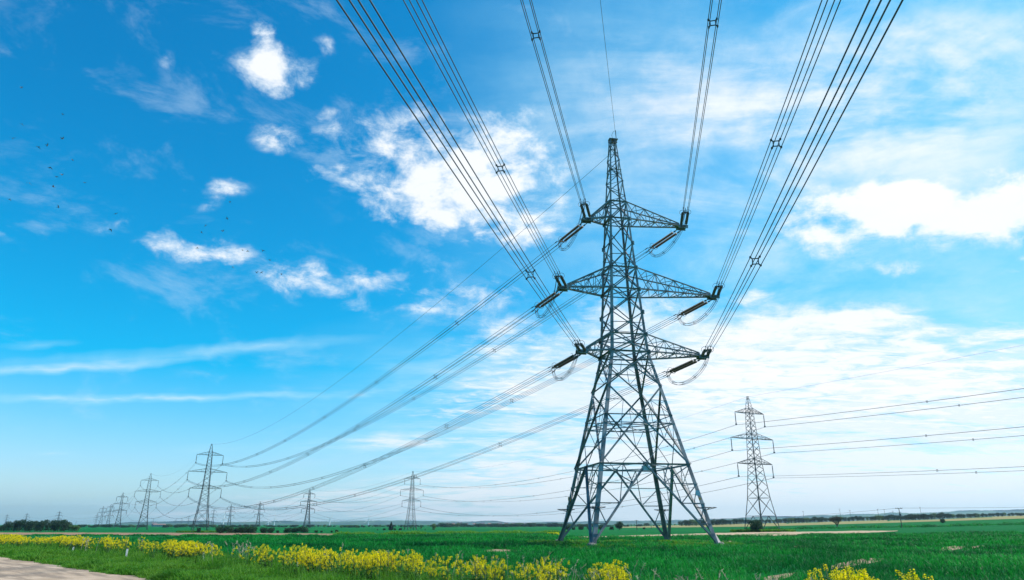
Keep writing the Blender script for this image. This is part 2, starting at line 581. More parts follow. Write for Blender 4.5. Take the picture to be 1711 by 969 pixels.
def zt(x, y):
    x, y = np.asarray(x, float), np.asarray(y, float)
    az = np.degrees(np.arctan2(x, y))
    d = np.hypot(x, y)
    fade = np.clip((np.abs(az) - 55) / 60, 0, 1)
    fade = 1 - fade * fade * (3 - 2 * fade)
    fi = np.interp(np.clip(az, TAZ[0], TAZ[-1]), TAZ, np.arange(len(TAZ)))
    i0 = np.clip(fi.astype(int), 0, len(TAZ) - 2)
    w = fi - i0
    w = w * w * (3 - 2 * w)
    fd = np.interp(np.log(d + 25), np.log(TD + 25), np.arange(len(TD)))
    j0 = np.clip(fd.astype(int), 0, len(TD) - 2)
    v = fd - j0
    A = TZ[i0, j0] * (1 - v) + TZ[i0, j0 + 1] * v
    B = TZ[i0 + 1, j0] * (1 - v) + TZ[i0 + 1, j0 + 1] * v
    z = (A * (1 - w) + B * w) * fade
    tw = np.clip((np.hypot(x - 12.9, y - 77.4) - 13) / 14, 0, 1)
    u = .17 * tw * np.sin(x * .13 + .8 * np.sin(y * .07)) * np.sin(y * .11 + 1.3) * np.clip((d - 30) / 40, 0, 1) * np.clip((400 - d) / 200, 0, 1)
    low = .28 * np.clip((420 - d) / 260, 0, 1) * np.clip((110 - np.abs(az)) / 30, 0, 1)
    return z + u - low


def ground_at(px, py, dmax=1500.0):
    """where the line of sight through a point of the photograph meets the terrain"""
    r = ray(px, py)
    hz = math.hypot(r[0], r[1])
    ds = np.geomspace(6, dmax, 3000)
    t = ds / hz
    z = EYE + t * r[2]
    g = zt(t * r[0], t * r[1])
    k = np.argmax(z <= g)
    if not (z <= g).any():
        k = len(ds) - 1
    return np.array([t[k] * r[0], t[k] * r[1], g[k]])


def stand(px, d, ytop=None):
    """ground point at horizontal distance d in the direction of px, and the height reaching ytop"""
    r = ray(px, 880)
    az = math.atan2(r[0], r[1])
    x, y = d * math.sin(az), d * math.cos(az)
    z = float(zt(x, y))
    h = 0.0
    if ytop is not None:
        lo, hi = 0.0, 400.0
        for _ in range(40):
            m = (lo + hi) / 2
            if project([x, y, z + m])[1] > ytop:
                lo = m
            else:
                hi = m
        h = lo
    return np.array([x, y, z]), h


AZG = np.concatenate([np.linspace(-180, -56, 32), np.linspace(-55, 55, 221), np.linspace(56, 176, 31)])
DG = np.concatenate([[.0], np.geomspace(3, 11800, 92)])
ga, gd = np.meshgrid(np.radians(AZG), DG)
gx, gy = gd * np.sin(ga), gd * np.cos(ga)
gz = zt(gx, gy)
nA, nD = len(AZG), len(DG)
gv = np.stack([gx, gy, gz], -1).reshape(-1, 3)
gf = []
for j in range(nD - 1):
    for i in range(nA):
        k = (i + 1) % nA
        gf.append((j * nA + i, (j + 1) * nA + i, (j + 1) * nA + k, j * nA + k) if j else (i, nA + i, nA + k))
gf = [f[::-1] for f in gf]
ground = mesh_obj('ground', gv, gf, M_FIELD, smooth=True)
tag(ground, 'broad flat green crop fields under the pylons', 'ground', kind='structure')


def sheet(name, pts_top, pts_bot, mat, lift, label, cat, nrow=4, rag=0.0, seed=1):
    """strip of ground between two outlines [(px, y)], laid on the terrain"""
    rnd = random.Random(seed)
    xs = np.linspace(pts_top[0][0], pts_top[-1][0], 110)
    yt = np.interp(xs, [p[0] for p in pts_top], [p[1] for p in pts_top])
    yb = np.interp(xs, [p[0] for p in pts_bot], [p[1] for p in pts_bot])
    V, F = [], []
    for x, a, b in zip(xs, yt, yb):
        ja, jb = rnd.uniform(-rag, rag), rnd.uniform(-rag, rag)
        P, Q = ground_at(x, a + ja), ground_at(x, max(b + jb, a + ja + .05))
        for k in range(nrow + 1):
            p = P + (Q - P) * k / nrow
            V.append((p[0], p[1], float(zt(p[0], p[1])) + lift))
    n = nrow + 1
    for i in range(len(xs) - 1):
        for k in range(nrow):
            F.append((i * n + k, (i + 1) * n + k, (i + 1) * n + k + 1, i * n + k + 1))
    o = mesh_obj(name, V, [f[::-1] for f in F], mat, smooth=True)
    return tag(o, label, cat, kind='structure')


sheet('ploughed_strip_ground', [(-120, 889.4), (0, 889.8), (200, 890.1), (340, 890.6), (540, 891.6), (600, 892.8), (665, 894)],
      [(-120, 893.6), (0, 894.1), (200, 894.4), (340, 894.9), (540, 895.4), (600, 895.2), (665, 894.3)], M_SOIL, .06,
      'reddish brown ploughed strip across the far field', 'soil', rag=.25)
sheet('bare_earth_ground', [(880, 898.6), (940, 897.5), (1000, 896.5), (1100, 893.7), (1200, 890.9), (1240, 889.9), (1300, 889.1), (1360, 888.6), (1420, 887.3), (1475, 887), (1500, 887)],
      [(880, 899), (940, 899.3), (1000, 899.0), (1100, 896.8), (1200, 894.8), (1240, 895.0), (1300, 896.6), (1360, 894.6), (1420, 892), (1475, 889.2), (1500, 887.4)], M_BARE, .06,
      'pale bare earth strip running behind the large pylon', 'soil', rag=.25)
sheet('ripening_field_ground', [(1030, 879.6), (1140, 877.2), (1262, 875), (1400, 871.6), (1500, 868.6), (1600, 864.8), (1711, 861.6), (1800, 859)],
      [(1030, 882), (1140, 881.3), (1262, 880), (1400, 876.2), (1500, 873.3), (1600, 870.2), (1711, 866.6), (1800, 864.6)], M_TANFIELD, .12,
      'straw coloured far field below the tree belt', 'field')

# track along the near edge and bare patches in the crop
U = np.array([.70711, -.70711])       # along the track, towards the right of the picture
NRM = np.array([.70711, .70711])      # across it, into the field
TRACK_EDGE = 15.2 / math.sqrt(2)


def edge_wobble(s):
    return .22 * math.sin(s * .35) + .15 * math.sin(s * 1.1 + 1) + .10 * math.sin(s * 2.9) + .08 * math.sin(s * 6.1 + 2)


V, F = [], []
ss = np.linspace(-160, 60, 440)
for s in ss:
    for k in range(9):
        a = -1.5 + (TRACK_EDGE + edge_wobble(s) + 1.5) * k / 8
        p = U * s + NRM * a
        V.append((p[0], p[1], float(zt(p[0], p[1])) + .05 + .03 * math.sin(a * 1.4)))
for i in range(len(ss) - 1):
    for k in range(8):
        F.append((i * 9 + k, (i + 1) * 9 + k, (i + 1) * 9 + k + 1, i * 9 + k + 1))
tag(mesh_obj('farm_track_path', V, F, M_TRACK, smooth=True), 'dusty pale concrete farm track beside the grass verge', 'track', kind='structure')

PATCHES = [(1432, 941.5, 46, 4.0, -9), (1590, 917, 22, 3.2, -8), (1630, 914.5, 10, 1.3, -10), (1300, 965.5, 26, 4, -10), (640, 923, 18, 1.6, 0), (668, 923, 10, 1.6, -20),
           (1335, 914, 14, 1.4, 0), (838, 920.5, 26, 1.8, 0), (1190, 905, 40, 1.4, 0), (1010, 905.5, 50, 1.2, 0)]


def in_patch(px, py, grow=1.0):
    r = np.zeros(np.shape(px), bool)
    for (cx, cy, rx, ry, tl) in PATCHES:
        t = R(tl)
        dx, dy = px - cx, py - cy
        u = (dx * math.cos(t) + dy * math.sin(t)) / (rx * grow)
        v = (-dx * math.sin(t) + dy * math.cos(t)) / (ry * grow)
        r |= (u * u + v * v) < 1
    return r


for i, (cx, cy, rx, ry, tl) in enumerate(PATCHES):
    rnd = random.Random(i)
    V, F = [], []
    c = ground_at(cx, cy)
    for k in range(28):
        a = 2 * math.pi * k / 28
        g = 1.15 + .2 * math.sin(3 * a + i) + rnd.uniform(-.1, .1)
        dx, dy = rx * g * math.cos(a), ry * g * math.sin(a)
        t = R(tl)
        q = ground_at(cx + dx * math.cos(t) - dy * math.sin(t), cy + dx * math.sin(t) + dy * math.cos(t))
        V.append((q[0], q[1], q[2] + .03))
    V.append((c[0], c[1], c[2] + .03))
    F = [(k, 28, (k + 1) % 28) for k in range(28)]
    lab = ['bare soil patch in the crop, longest of the patches', 'bare soil patch in the crop beyond the longest patch', 'small sliver of bare soil beside the far patch',
           'bare soil patch at the crop edge by the rapeseed', 'thin bare furrow in the crop beyond the yellow flowers', 'short bare furrow beside the thin one', 'tiny bare spot in the crop by the pylon leg',
           'bare strip in the crop before the pylon mound', 'pale stubble strip behind the pylon mound', 'pale stubble strip between the pylon legs'][i]
    tag(mesh_obj('bare_soil_ground', V, F, M_PATCH), lab, 'soil', kind='structure')

# ------------------------------------------------------------------ hills
HILL = [(-250, 878), (-60, 877), (60, 877), (130, 878), (160, 876.6), (185, 874.5), (215, 872.2), (260, 871.4), (300, 870), (345, 870), (362, 873), (400, 872.2), (450, 871), (480, 870.2),
        (500, 871.4), (560, 871.2), (620, 870), (660, 869.4), (700, 870), (740, 871.6), (790, 871.2), (812, 870), (832, 869.8), (845, 872.6), (880, 873.4), (915, 871.4), (935, 872), (960, 871.5),
        (1000, 870.6), (1060, 869.6), (1100, 869.4), (1160, 868), (1230, 866), (1290, 862), (1340, 862.4), (1390, 861), (1430, 858.6), (1480, 857.8), (1540, 857), (1600, 853.8), (1660, 852.4),
        (1711, 851), (1800, 848), (1950, 848)]


def hills():
    rnd = np.random.default_rng(4)
    xs = np.linspace(-250, 1950, 900)
    ys = np.interp(xs, [h[0] for h in HILL], [h[1] for h in HILL])
    bump = np.convolve(rnd.normal(size=len(xs) + 8), np.ones(5) / 5, 'same')[4:-4]
    bump2 = np.convolve(rnd.normal(size=len(xs) + 40), np.ones(21) / 21, 'same')[20:-20]
    V, F = [], []
    prof = [(-1500, 0.0), (-1150, .10), (-800, .30), (-450, .58), (-200, .84), (-60, .97), (0, 1.0), (150, .9), (500, .6), (900, .2)]
    RD = 9000
    for i, (px, y) in enumerate(zip(xs, ys)):
        P, h = stand(px, RD, y)
        az = math.atan2(P[0], P[1])
        for j, (o, k) in enumerate(prof):
            d = RD + o + 120 * math.sin(px * .013 + j)
            x, yy = d * math.sin(az), d * math.cos(az)
            z0 = float(zt(x, yy)) - 1.0
            hh = h * k * (1 + .10 * math.sin(px * .05 + j * 1.7)) if j not in (0, 6) else h * k
            hh += (bump[(i + 37 * j) % len(xs)] * 3.0 + bump2[(i + 61 * j) % len(xs)] * 3.0) * min(1, h / 25.) * (1 if j else 0)
            V.append((x, yy, z0 + hh))
    n = len(prof)
    for i in range(len(xs) - 1):
        for j in range(n - 1):
            F.append((i * n + j, (i + 1) * n + j, (i + 1) * n + j + 1, i * n + j + 1))
    o = mesh_obj('hills', V, F, M_HILL, smooth=False)
    tag(o, 'long low wooded hills along the horizon, blue with distance', 'hills', kind='structure')


hills()

# ------------------------------------------------------------------ haze: one box of even pale air
hm = bpy.data.materials.new('haze_air')
hm.use_nodes = True
hn = NT(hm.node_tree)
hn.t.nodes.clear()
pv = hn.n('ShaderNodeVolumePrincipled')
pv.inputs['Color'].default_value = (.58, .86, 1.0, 1)
pv.inputs['Density'].default_value = 0.000066
pv.inputs['Anisotropy'].default_value = 0.4
ho = hn.n('ShaderNodeOutputMaterial')
hn.L.new(pv.outputs[0], ho.inputs['Volume'])
hb = MB()
hb.box((0, 0, 136), (25000, 25000, 285))
tag(hb.build('haze', hm), 'thin pale blue air over the whole plain', 'haze', kind='stuff')

# ------------------------------------------------------------------ the large angle pylon
TX, TY = 12.897, 77.363
YAW = R(10.2)
LEV = dict(foot=0., H1=7.77, H2=12.09, HX=16.3, H3=20.32, H3t=22.39, M1=25.1, H4=27.96, H4t=30.69, M2=33.9, H5=37.17, H5t=39.5, top=48.7)


def half_w(z):
    if z <= 20.32:
        return 6.48 - (6.48 - 2.225) * z / 20.32
    return float(np.interp(z, [20.32, 27.96, 37.17, 39.5, 48.7], [2.225, 1.74, 1.22, 1.05, .36]))


CORN = [(-1, -1), (1, -1), (1, 1), (-1, 1)]


def cpt(c, z):
    w = half_w(z)
    return np.array([CORN[c][0] * w, CORN[c][1] * w, z])


def lerp(p, q, t):
    return np.asarray(p) + (np.asarray(q) - np.asarray(p)) * t


pyl = empty('electricity_pylon', (TX, TY, 0.0), YAW,
            'tall steel angle pylon with uneven arms standing in the green crop', 'pylon', 'electricity pylons')
zs_leg = [-.7, 0, 7.77, 12.09, 16.3, 20.32, 27.96, 37.17, 39.5, 48.7]
for c, (sa, sb) in enumerate(CORN):
    m = MB()
    m.corner_leg([cpt(c, z) for z in zs_leg], ((-sa, 0, 0), (0, -sb, 0)), [.42, .42, .38, .36, .34, .32, .27, .21, .18, .12])
    for k in range(30):                       # step bolts
        z = 4.2 + k * 1.1
        if c in (0, 2):
            p = cpt(c, z)
            m.bar(p, p + np.array([0, sb * .22, 0]), .03)
    m.build('leg', M_STEEL, pyl)
    m = MB()
    m.lathe(cpt(c, -.8), cpt(c, .12), [(0, .62), (.8, .55), (1, .42)], 10)
    m.build('footing', M_CONC, pyl)

low, mid_, upp, peak = MB(), MB(), MB(), MB()


def face_pts(f, z):
    return cpt(f, z), cpt((f + 1) % 4, z)


NF = [(0, -1, 0), (1, 0, 0), (0, 1, 0), (-1, 0, 0)]
for f in range(4):
    n = np.array(NF[f], float)
    # lowest panel: inverted V on every face with redundant bars
    A, B = face_pts(f, 0.0)
    C_, D_ = face_pts(f, LEV['H1'])
    apex = lerp(C_, D_, .5)
    low.angle(C_, D_, .17, n)
    for (foot, topc) in ((A, C_), (B, D_)):
        low.angle(foot, apex, .27 if f in (1, 3) else .24, n)
        br = [lerp(foot, apex, t) for t in (.25, .5, .75)]
        lg = [lerp(foot, topc, t) for t in (.25, .5, .75)]
        for p, q, w in ((lg[0], br[0], .07), (lg[1], br[1], .10), (lg[2], br[2], .08), (lg[1], br[0], .08), (lg[2], br[1], .09), (topc, br[2], .09)):
            low.angle(p, q, w, n)
        hp = lerp(topc, apex, .5)
        low.angle(hp, br[2], .08, n)
        low.angle(hp, br[1], .07, n)
        low.angle(lg[0] * .5 + foot * .5, br[0] * .5 + foot * .5, .06, n)
    low.box(apex, (.5, .5, .04) if abs(n[2]) > .5 else (.55, .04, .45), X=np.cross(n, (0, 0, 1)), Y=n)
    # big X panel H1..HX
    for (z0, z1, w, sub) in ((LEV['H1'], LEV['HX'], .19, True), (LEV['HX'], LEV['H3'], .16, True)):
        a0, b0 = face_pts(f, z0)
        a1, b1 = face_pts(f, z1)
        mid_.angle(a0, b1, w, n)
        mid_.angle(b0, a1, w, -n)
        w0, w1 = np.linalg.norm(b0 - a0), np.linalg.norm(b1 - a1)
        t = w0 / (w0 + w1)
        X = lerp(a0, b1, t)
        mid_.box(X, (.42, .05, .42), X=np.cross(n, (0, 0, 1)), Y=n)
        la, lb = lerp(a0, a1, t), lerp(b0, b1, t)
        mid_.angle(la, lb, .10, n)
        for (cn, ltop, lm, op) in ((a0, a1, la, b1), (b0, b1, lb, a1)):
            q = lerp(cn, X, .5)
            qq = lerp(X, ltop, .5)
            for p, r_ in ((lerp(cn, lm, .5), q), (lm, q), (lm, qq), (lerp(lm, ltop, .5), qq), (lerp(la, lb, .25 if cn is a0 else .75), q), (lerp(la, lb, .25 if cn is a0 else .75), qq)):
                mid_.angle(p, r_, .055, n)
        if z1 == LEV['H3']:
            mid_.angle(a1, b1, .18, n)
        else:
            mid_.angle(lerp(a0, b0, .5), lerp(a0, X, .5), .07, n)
            mid_.angle(lerp(a0, b0, .5), lerp(b0, X, .5), .07, n)
    # upper body: X panels
    zz = [LEV[k] for k in ('H3', 'H3t', 'M1', 'H4', 'H4t', 'M2', 'H5', 'H5t')]
    for z0, z1 in zip(zz[:-1], zz[1:]):
        a0, b0 = face_pts(f, z0)
        a1, b1 = face_pts(f, z1)
        upp.angle(a0, b1, .13, n)
        upp.angle(b0, a1, .13, -n)
        w0, w1 = np.linalg.norm(b0 - a0), np.linalg.norm(b1 - a1)
        X = lerp(a0, b1, w0 / (w0 + w1))
        upp.box(X, (.26, .05, .26), X=np.cross(n, (0, 0, 1)), Y=n)
        if z1 not in (LEV['M1'], LEV['M2']):
            upp.angle(a1, b1, .15, n)
        else:
            la, lb = lerp(a0, a1, .5), lerp(b0, b1, .5)
            upp.angle(la, X, .07, n)
            upp.angle(lb, X, .07, n)
        for p in (a0, b0):
            upp.box(p, (.36, .04, .5), X=np.cross(n, (0, 0, 1)), Y=n)
    # peak: zigzag
    zp = list(np.linspace(LEV['H5t'], LEV['top'], 7))
    for k, (z0, z1) in enumerate(zip(zp[:-1], zp[1:])):
        a0, b0 = face_pts(f, z0)
        a1, b1 = face_pts(f, z1)
        (p, q) = (a0, b1) if (k + f) % 2 else (b0, a1)
        peak.angle(p, q, .09, n)
        peak.angle(q, lerp(p, a1 if p is a0 else b1, .55), .06, n)
        if k in (2, 5):
            peak.angle(a1, b1, .09, n)
for z, g in ((LEV['H1'], low), (LEV['H2'], mid_), (LEV['H3'], mid_), (LEV['H4'], upp), (LEV['H5'], upp), (LEV['H3t'], upp), (LEV['H4t'], upp), (LEV['H5t'], upp)):
    P = [cpt(c, z) for c in range(4)]
    if z == LEV['H1']:
        M4 = [lerp(P[i], P[(i + 1) % 4], .5) for i in range(4)]
        for i in range(4):
            g.angle(M4[i], M4[(i + 1) % 4], .09)
    elif z == LEV['H2']:
        M4 = [lerp(P[i], P[(i + 1) % 4], .5) for i in range(4)]
        for i in range(4):
            g.angle(M4[i], M4[(i + 1) % 4], .10)
            g.angle(P[i], P[(i + 1) % 4], .10)
        g.angle(P[0], P[2], .09)
        g.angle(P[1], P[3], .09)
    else:
        g.angle(P[0], P[2], .10)
        g.angle(P[1], P[3], .10)
low.build('lower_bracing', M_STEEL, pyl)
mid_.build('waist_bracing', M_STEEL, pyl)
upp.build('upper_bracing', M_STEEL, pyl)
pz = LEV['top']
peak.box((.12, 0, pz + .08), (1.15, .62, .10))
peak.box((.2, 0, pz - .35), (.8, .5, .08))
peak.tube([(.1, 0, pz + .1), (.02, .1, pz + .8), (.25, .1, pz + 1.35), (.55, .05, pz + 1.5)], .025)
peak.bar((.55, 0, pz + .1), (.55, 0, pz + 1.5), .06)
peak.build('peak', M_STEEL, pyl)

LEN_S = {'H5': (3.88, 8.655), 'H4': (7.086, 11.941), 'H3': (5.069, 9.843)}
TIP_LIFT = {'H5': 0.0, 'H4': .18, 'H3': .28}
for lv in ('H5', 'H4', 'H3'):
    for si, sgn in ((0, -1), (1, 1)):
        L = LEN_S[lv][si]
        z0, z1 = LEV[lv], LEV[lv + 't']
        ci = (3, 0) if sgn < 0 else (2, 1)          # far, near corner
        g = MB()
        zt_ = z0 + TIP_LIFT[lv]
        xe = sgn * (L - .55)
        tb = [np.array([xe, s * .32, zt_]) for s in (1, -1)]
        tt = [np.array([xe, s * .22, zt_ + .34]) for s in (1, -1)]
        cb = [cpt(ci[0], z0), cpt(ci[1], z0)]
        ct = [cpt(ci[0], z1), cpt(ci[1], z1)]
        for k in range(2):
            g.angle(cb[k], tb[k], .20, (0, 0, 1))
            g.angle(ct[k], tt[k], .17, (0, 0, 1))
        npan = max(3, int(round(L / 1.55)))
        for k in range(npan):
            t0, t1 = k / npan, (k + 1) / npan
            for s in range(2):                          # side faces
                p0, p1 = lerp(cb[s], tb[s], t0), lerp(cb[s], tb[s], t1)
                q0, q1 = lerp(ct[s], tt[s], t0), lerp(ct[s], tt[s], t1)
                g.bar(q0, p1, .065) if k % 2 == 0 else g.bar(p0, q1, .065)
                if k and k < npan:
                    g.bar(p0, q0, .055)
            b0, b1 = lerp(cb[0], tb[0], t0), lerp(cb[0], tb[0], t1)
            d0, d1 = lerp(cb[1], tb[1], t0), lerp(cb[1], tb[1], t1)
            g.bar(b0, d1, .07) if k % 2 == 0 else g.bar(d0, b1, .07)
            if k:
                g.bar(b0, d0, .06)
            e0, e1 = lerp(ct[0], tt[0], t0), lerp(ct[0], tt[0], t1)
            f0, f1 = lerp(ct[1], tt[1], t0), lerp(ct[1], tt[1], t1)
            g.bar(f0, e1, .055) if k % 2 == 0 else g.bar(e0, f1, .055)
            if k:
                g.bar(e0, f0, .05)
        # heavy end beam
        g.box((sgn * (L - .1), 0, zt_ + .06), (1.3, .86, .16))
        g.box((sgn * (L - .1), .40, zt_ - .12), (1.25, .06, .34))
        g.box((sgn * (L - .1), -.40, zt_ - .12), (1.25, .06, .34))
        g.box((sgn * (L - .75), 0, zt_ + .2), (.4, .6, .36))
        g.build('crossarm', M_STEEL, pyl)

# barbed climbing guards and plates on the legs
for c, (sa, sb) in enumerate(CORN):
    g = MB()
    p = cpt(c, 3.25)
    for (dx, dy) in ((sa * 1.0, 0), (0, sb * 1.0), (sa * .75, sb * .75), (-sa * 1.0, -sb * .0), (0, -sb * 1.0)):
        e = p + np.array([dx, dy, .22])
        g.bar(p, e, .05)
    for rr in (.55, .8, 1.0):
        g.ring(p + np.array([0, 0, .1 + .15 * rr]), (0, 0, 1), rr, .014, 20)
    g.build('climbing_guard', M_HARD, pyl)
for (c, z, off, mt, s) in ((3, 4.6, (.05, -.06, 0), M_ORANGE, (.30, .03, .45)), (1, 4.9, (-.30, -.05, 0), M_PLATE, (.45, .03, .5)), (1, 4.35, (-.28, -.05, 0), M_ORANGE, (.22, .03, .16))):
    g = MB()
    g.box(cpt(c, z) + np.array(off), s)
    g.build('warning_plate', mt, pyl)
g = MB()
g.box((0, -half_w(7.77) - .08, 7.35), (.95, .04, .45))
g.build('number_plate', M_PLATE, pyl)

# ------------------------------------------------------------------ insulators of the large pylon
M_W = Matrix.Translation((TX, TY, 0.0)) @ Matrix.Rotation(YAW, 4, 'Z')


def to_world(p):
    return np.array(M_W @ Vector(p))


def to_local_dir(d):
    return np.array(Matrix.Rotation(-YAW, 3, 'Z') @ Vector(d))


NEAR_AZ = R(191.3)
NEAR_D = np.array([math.sin(NEAR_AZ), math.cos(NEAR_AZ), 0])


def ins_set(tip, d):
    """double tension string from the arm tip along local direction d; returns the far end (local)"""
    d = d / np.linalg.norm(d)
    side = np.cross(d, (0, 0, 1.))
    side /= np.linalg.norm(side)
    up = np.cross(side, d)
    hw = MB()
    off = .30
    y0, s0, s1, y1, e1 = .95, 1.15, 5.2, 5.4, 6.05
    for s in (-1, 1):
        q = tip + side * off * s
        hw.bar(q, q + d * y0, .07)
        hw.box(q + d * (y0 * .82), (.30, .10, .16), X=d, Y=side)
        hw.bar(q + d * s1, q + d * y1, .08)
        hw.ring(q + d * (s1 - .05) + up * .1, d * .9 + up * .3, .36, .022, 14)
        # arcing horn at the arm end
        hw.tube([q + d * s0, q + d * (s0 + .1) + up * .35, q + d * (s0 + .45) + up * .42], .018)
    hw.box(tip + d * .06, (.12, .62, .10), X=d, Y=side)
    hw.box(tip + d * y1, (.14, .78, .12), X=d, Y=side)
    for s in (-1, 1):
        for u in (-1, 1):
            p = tip + d * y1 + side * .26 * s
            q = tip + d * e1 + side * .26 * s + up * .26 * u
            hw.bar(p, q, .05)
            hw.bar(q, q + d * .5, .085)
    hw.ring(tip + d * (e1 - .25) + up * .05, side, .38, .02, 14)
    o = hw.build('insulator_set', M_HARD, pyl)
    for s in (-1, 1):
        q = tip + side * off * s
        n = 22
        prof = []
        for k in range(n):
            t = k / n
            prof += [(t, .07), (t + .12 / n, .170), (t + .42 / n, .165), (t + .55 / n, .075)]
        prof.append((1.0, .06))
        g = MB()
        g.lathe(q + d * s0, q + d * s1, prof, 10)
        g.build('insulator_string', M_GLASS, o, smooth=False)
    return tip + d * (e1 + .4)


def local_up_pair(d):
    side = np.cross(d, (0, 0, 1.))
    side /= np.linalg.norm(side)
    return side, np.cross(side, d / np.linalg.norm(d))


# ------------------------------------------------------------------ suspension pylons
S_H = dict(arms=((24.0, 8.8), (33.3, 10.7), (43.0, 7.4)), ins=5.0, top=49.3)


def swid(z):
    return float(np.interp(z, [0, 11.7, 24.0, 33.3, 43.0, 45.0, 49.3], [4.5, 2.9, 1.85, 1.5, 1.1, .95, .28]))


def make_suspension(fat=1.0):
    root = empty('electricity_pylon')

    def cp(c, z):
        w = swid(z)
        return np.array([CORN[c][0] * w, CORN[c][1] * w, z])
    levels = [0, 5.4, 11.7, 15.6, 19.4, 22.0, 24.0, 25.9, 28.3, 30.8, 33.3, 35.0, 37.2, 39.2, 41.1, 43.0, 44.8]
    for c, (sa, sb) in enumerate(CORN):
        g = MB()
        g.corner_leg([cp(c, z) for z in [-.3] + levels + [49.3]], ((-sa, 0, 0), (0, -sb, 0)), [x * fat for x in np.linspace(.36, .16, len(levels) + 2)])
        g.build('leg', M_STEEL_FAR, root)
    g, pk = MB(), MB()
    for f in range(4):
        def fp(z):
            return cp(f, z), cp((f + 1) % 4, z)
        a, b = fp(5.4)
        ap = lerp(a, b, .5)
        for p, q in ((a, b), (fp(0)[0], ap), (fp(0)[1], ap)):
            g.bar(p, q, .14 * fat)
        for (lo, tp) in ((fp(0)[0], a), (fp(0)[1], b)):
            g.bar(lerp(lo, tp, .5), lerp(lo, ap, .5), .08 * fat)
            g.bar(tp, lerp(lo, ap, .5), .08 * fat)
        a2, b2 = fp(11.7)
        for p, q in ((a, b2), (b, a2), (a2, b2)):
            g.bar(p, q, .13 * fat)
        for z0, z1 in zip(levels[2:-1], levels[3:]):
            p0, q0 = fp(z0)
            p1, q1 = fp(z1)
            g.bar(p0, q1, .09 * fat)
            g.bar(q0, p1, .09 * fat)
        for z in (24.0, 25.9, 33.3, 35.0, 43.0, 44.8):
            p, q = fp(z)
            g.bar(p, q, .10 * fat)
        zz = [44.8, 46.2, 47.6, 49.1]
        for k in range(3):
            p0, q0 = fp(zz[k])
            p1, q1 = fp(zz[k + 1])
            pk.bar(p0, q1, .07 * fat) if k % 2 else pk.bar(q0, p1, .07 * fat)
    pk.box((0, 0, 49.35), (.7, .7, .12))
    g.build('bracing', M_STEEL_FAR, root)
    pk.build('peak', M_STEEL_FAR, root)
    for (z, L) in S_H['arms']:
        a = MB()
        for s in (-1, 1):
            e = np.array([s * L, 0, z])
            ci = (0, 3) if s < 0 else (1, 2)
            for c in ci:
                a.bar(cp(c, z), e, .17 * fat)
                a.bar(cp(c, z + 1.85), e + np.array([-s * .3, 0, .12]), .13 * fat)
                n = 4
                for k in range(1, n):
                    t = k / n
                    a.bar(lerp(cp(c, z), e, t), lerp(cp(c, z + 1.85), e, t), .06 * fat)
                    a.bar(lerp(cp(c, z), e, t), lerp(cp(c, z + 1.85), e, t - 1 / n), .06 * fat)
            for k in range(4):
                t = k / 4
                a.bar(lerp(cp(ci[0], z), e, t), lerp(cp(ci[1], z), e, t + .25), .06 * fat)
        a.build('crossarm', M_STEEL_FAR, root)
    for (z, L) in S_H['arms']:
        for s in (-1, 1):
            i = MB()
            p = np.array([s * (L - .12), 0, z - .05])
            i.lathe(p, p - np.array([0, 0, S_H['ins'] - .7]), [(0, .05), (.08, .06), (.1, .15 * fat), (.95, .15 * fat), (1, .08)], 7)
            q = p - np.array([0, 0, S_H['ins'] - .4])
            i.box(q, (.62, .3, .55))
            i.build('insulator_string', M_HARD, root)
    return root


def solve_top(px, y, h):
    r = ray(px, y)
    az = math.atan2(r[0], r[1])
    lo, hi = 60., 9000.
    for _ in range(60):
        d = .5 * (lo + hi)
        x, yy = d * math.sin(az), d * math.cos(az)
        if project([x, yy, float(zt(x, yy)) + h])[1] < y:
            lo = d
        else:
            hi = d
    return np.array([x, yy, float(zt(x, yy))])


L1 = [(354, 742), (252.5, 791), (206, 823), (186, 842.5), (173.2, 845.5), (162.7, 858.6)]
L2 = [(1249, 663), (690, 787.5), (518, 817.2), (435, 838), (386.8, 842.5), (358, 850)]
L3 = [(12.6, 859.2), (45.8, 857), (100.2, 853.4), (127.6, 870.3)]
L4 = [(257, 865.4), (294, 866.7), (304.3, 865.4), (316, 861)]
P1 = [solve_top(*p, 49.3) for p in L1]
P2 = [solve_top(*p, 49.3) for p in L2]
P3 = [solve_top(*p, 42.0) for p in L3]
P4 = [solve_top(*p, 42.0) for p in L4]
T0 = np.array([TX, TY, 0.])
Pm = P2[0] + (P2[0] - P2[1]) * np.array([1, 1, 0.]) + np.array([0, 0, 3.0])
susp = make_suspension()
susp_far = make_suspension(1.9)
used = {id(susp): 0, id(susp_far): 0}


def az_of(v):
    return math.atan2(v[0], v[1])


def put_pylon(P, direction, label, far=False, scale=1.0):
    src = susp_far if far else susp
    o = src if not used[id(src)] else copy_tree(src)
    used[id(src)] = 1
    o.location = P
    o.rotation_euler = (0, 0, -az_of(direction))
    o.scale = (scale,) * 3
    tag(o, label, 'pylon', 'electricity pylons')
    return o


def row_dirs(Ps, first=None):
    out = []
    for i, p in enumerate(Ps):
        a = Ps[i - 1] if i else (first if first is not None else p)
        b = Ps[i + 1] if i + 1 < len(Ps) else p
        out.append((b - a))
    return out


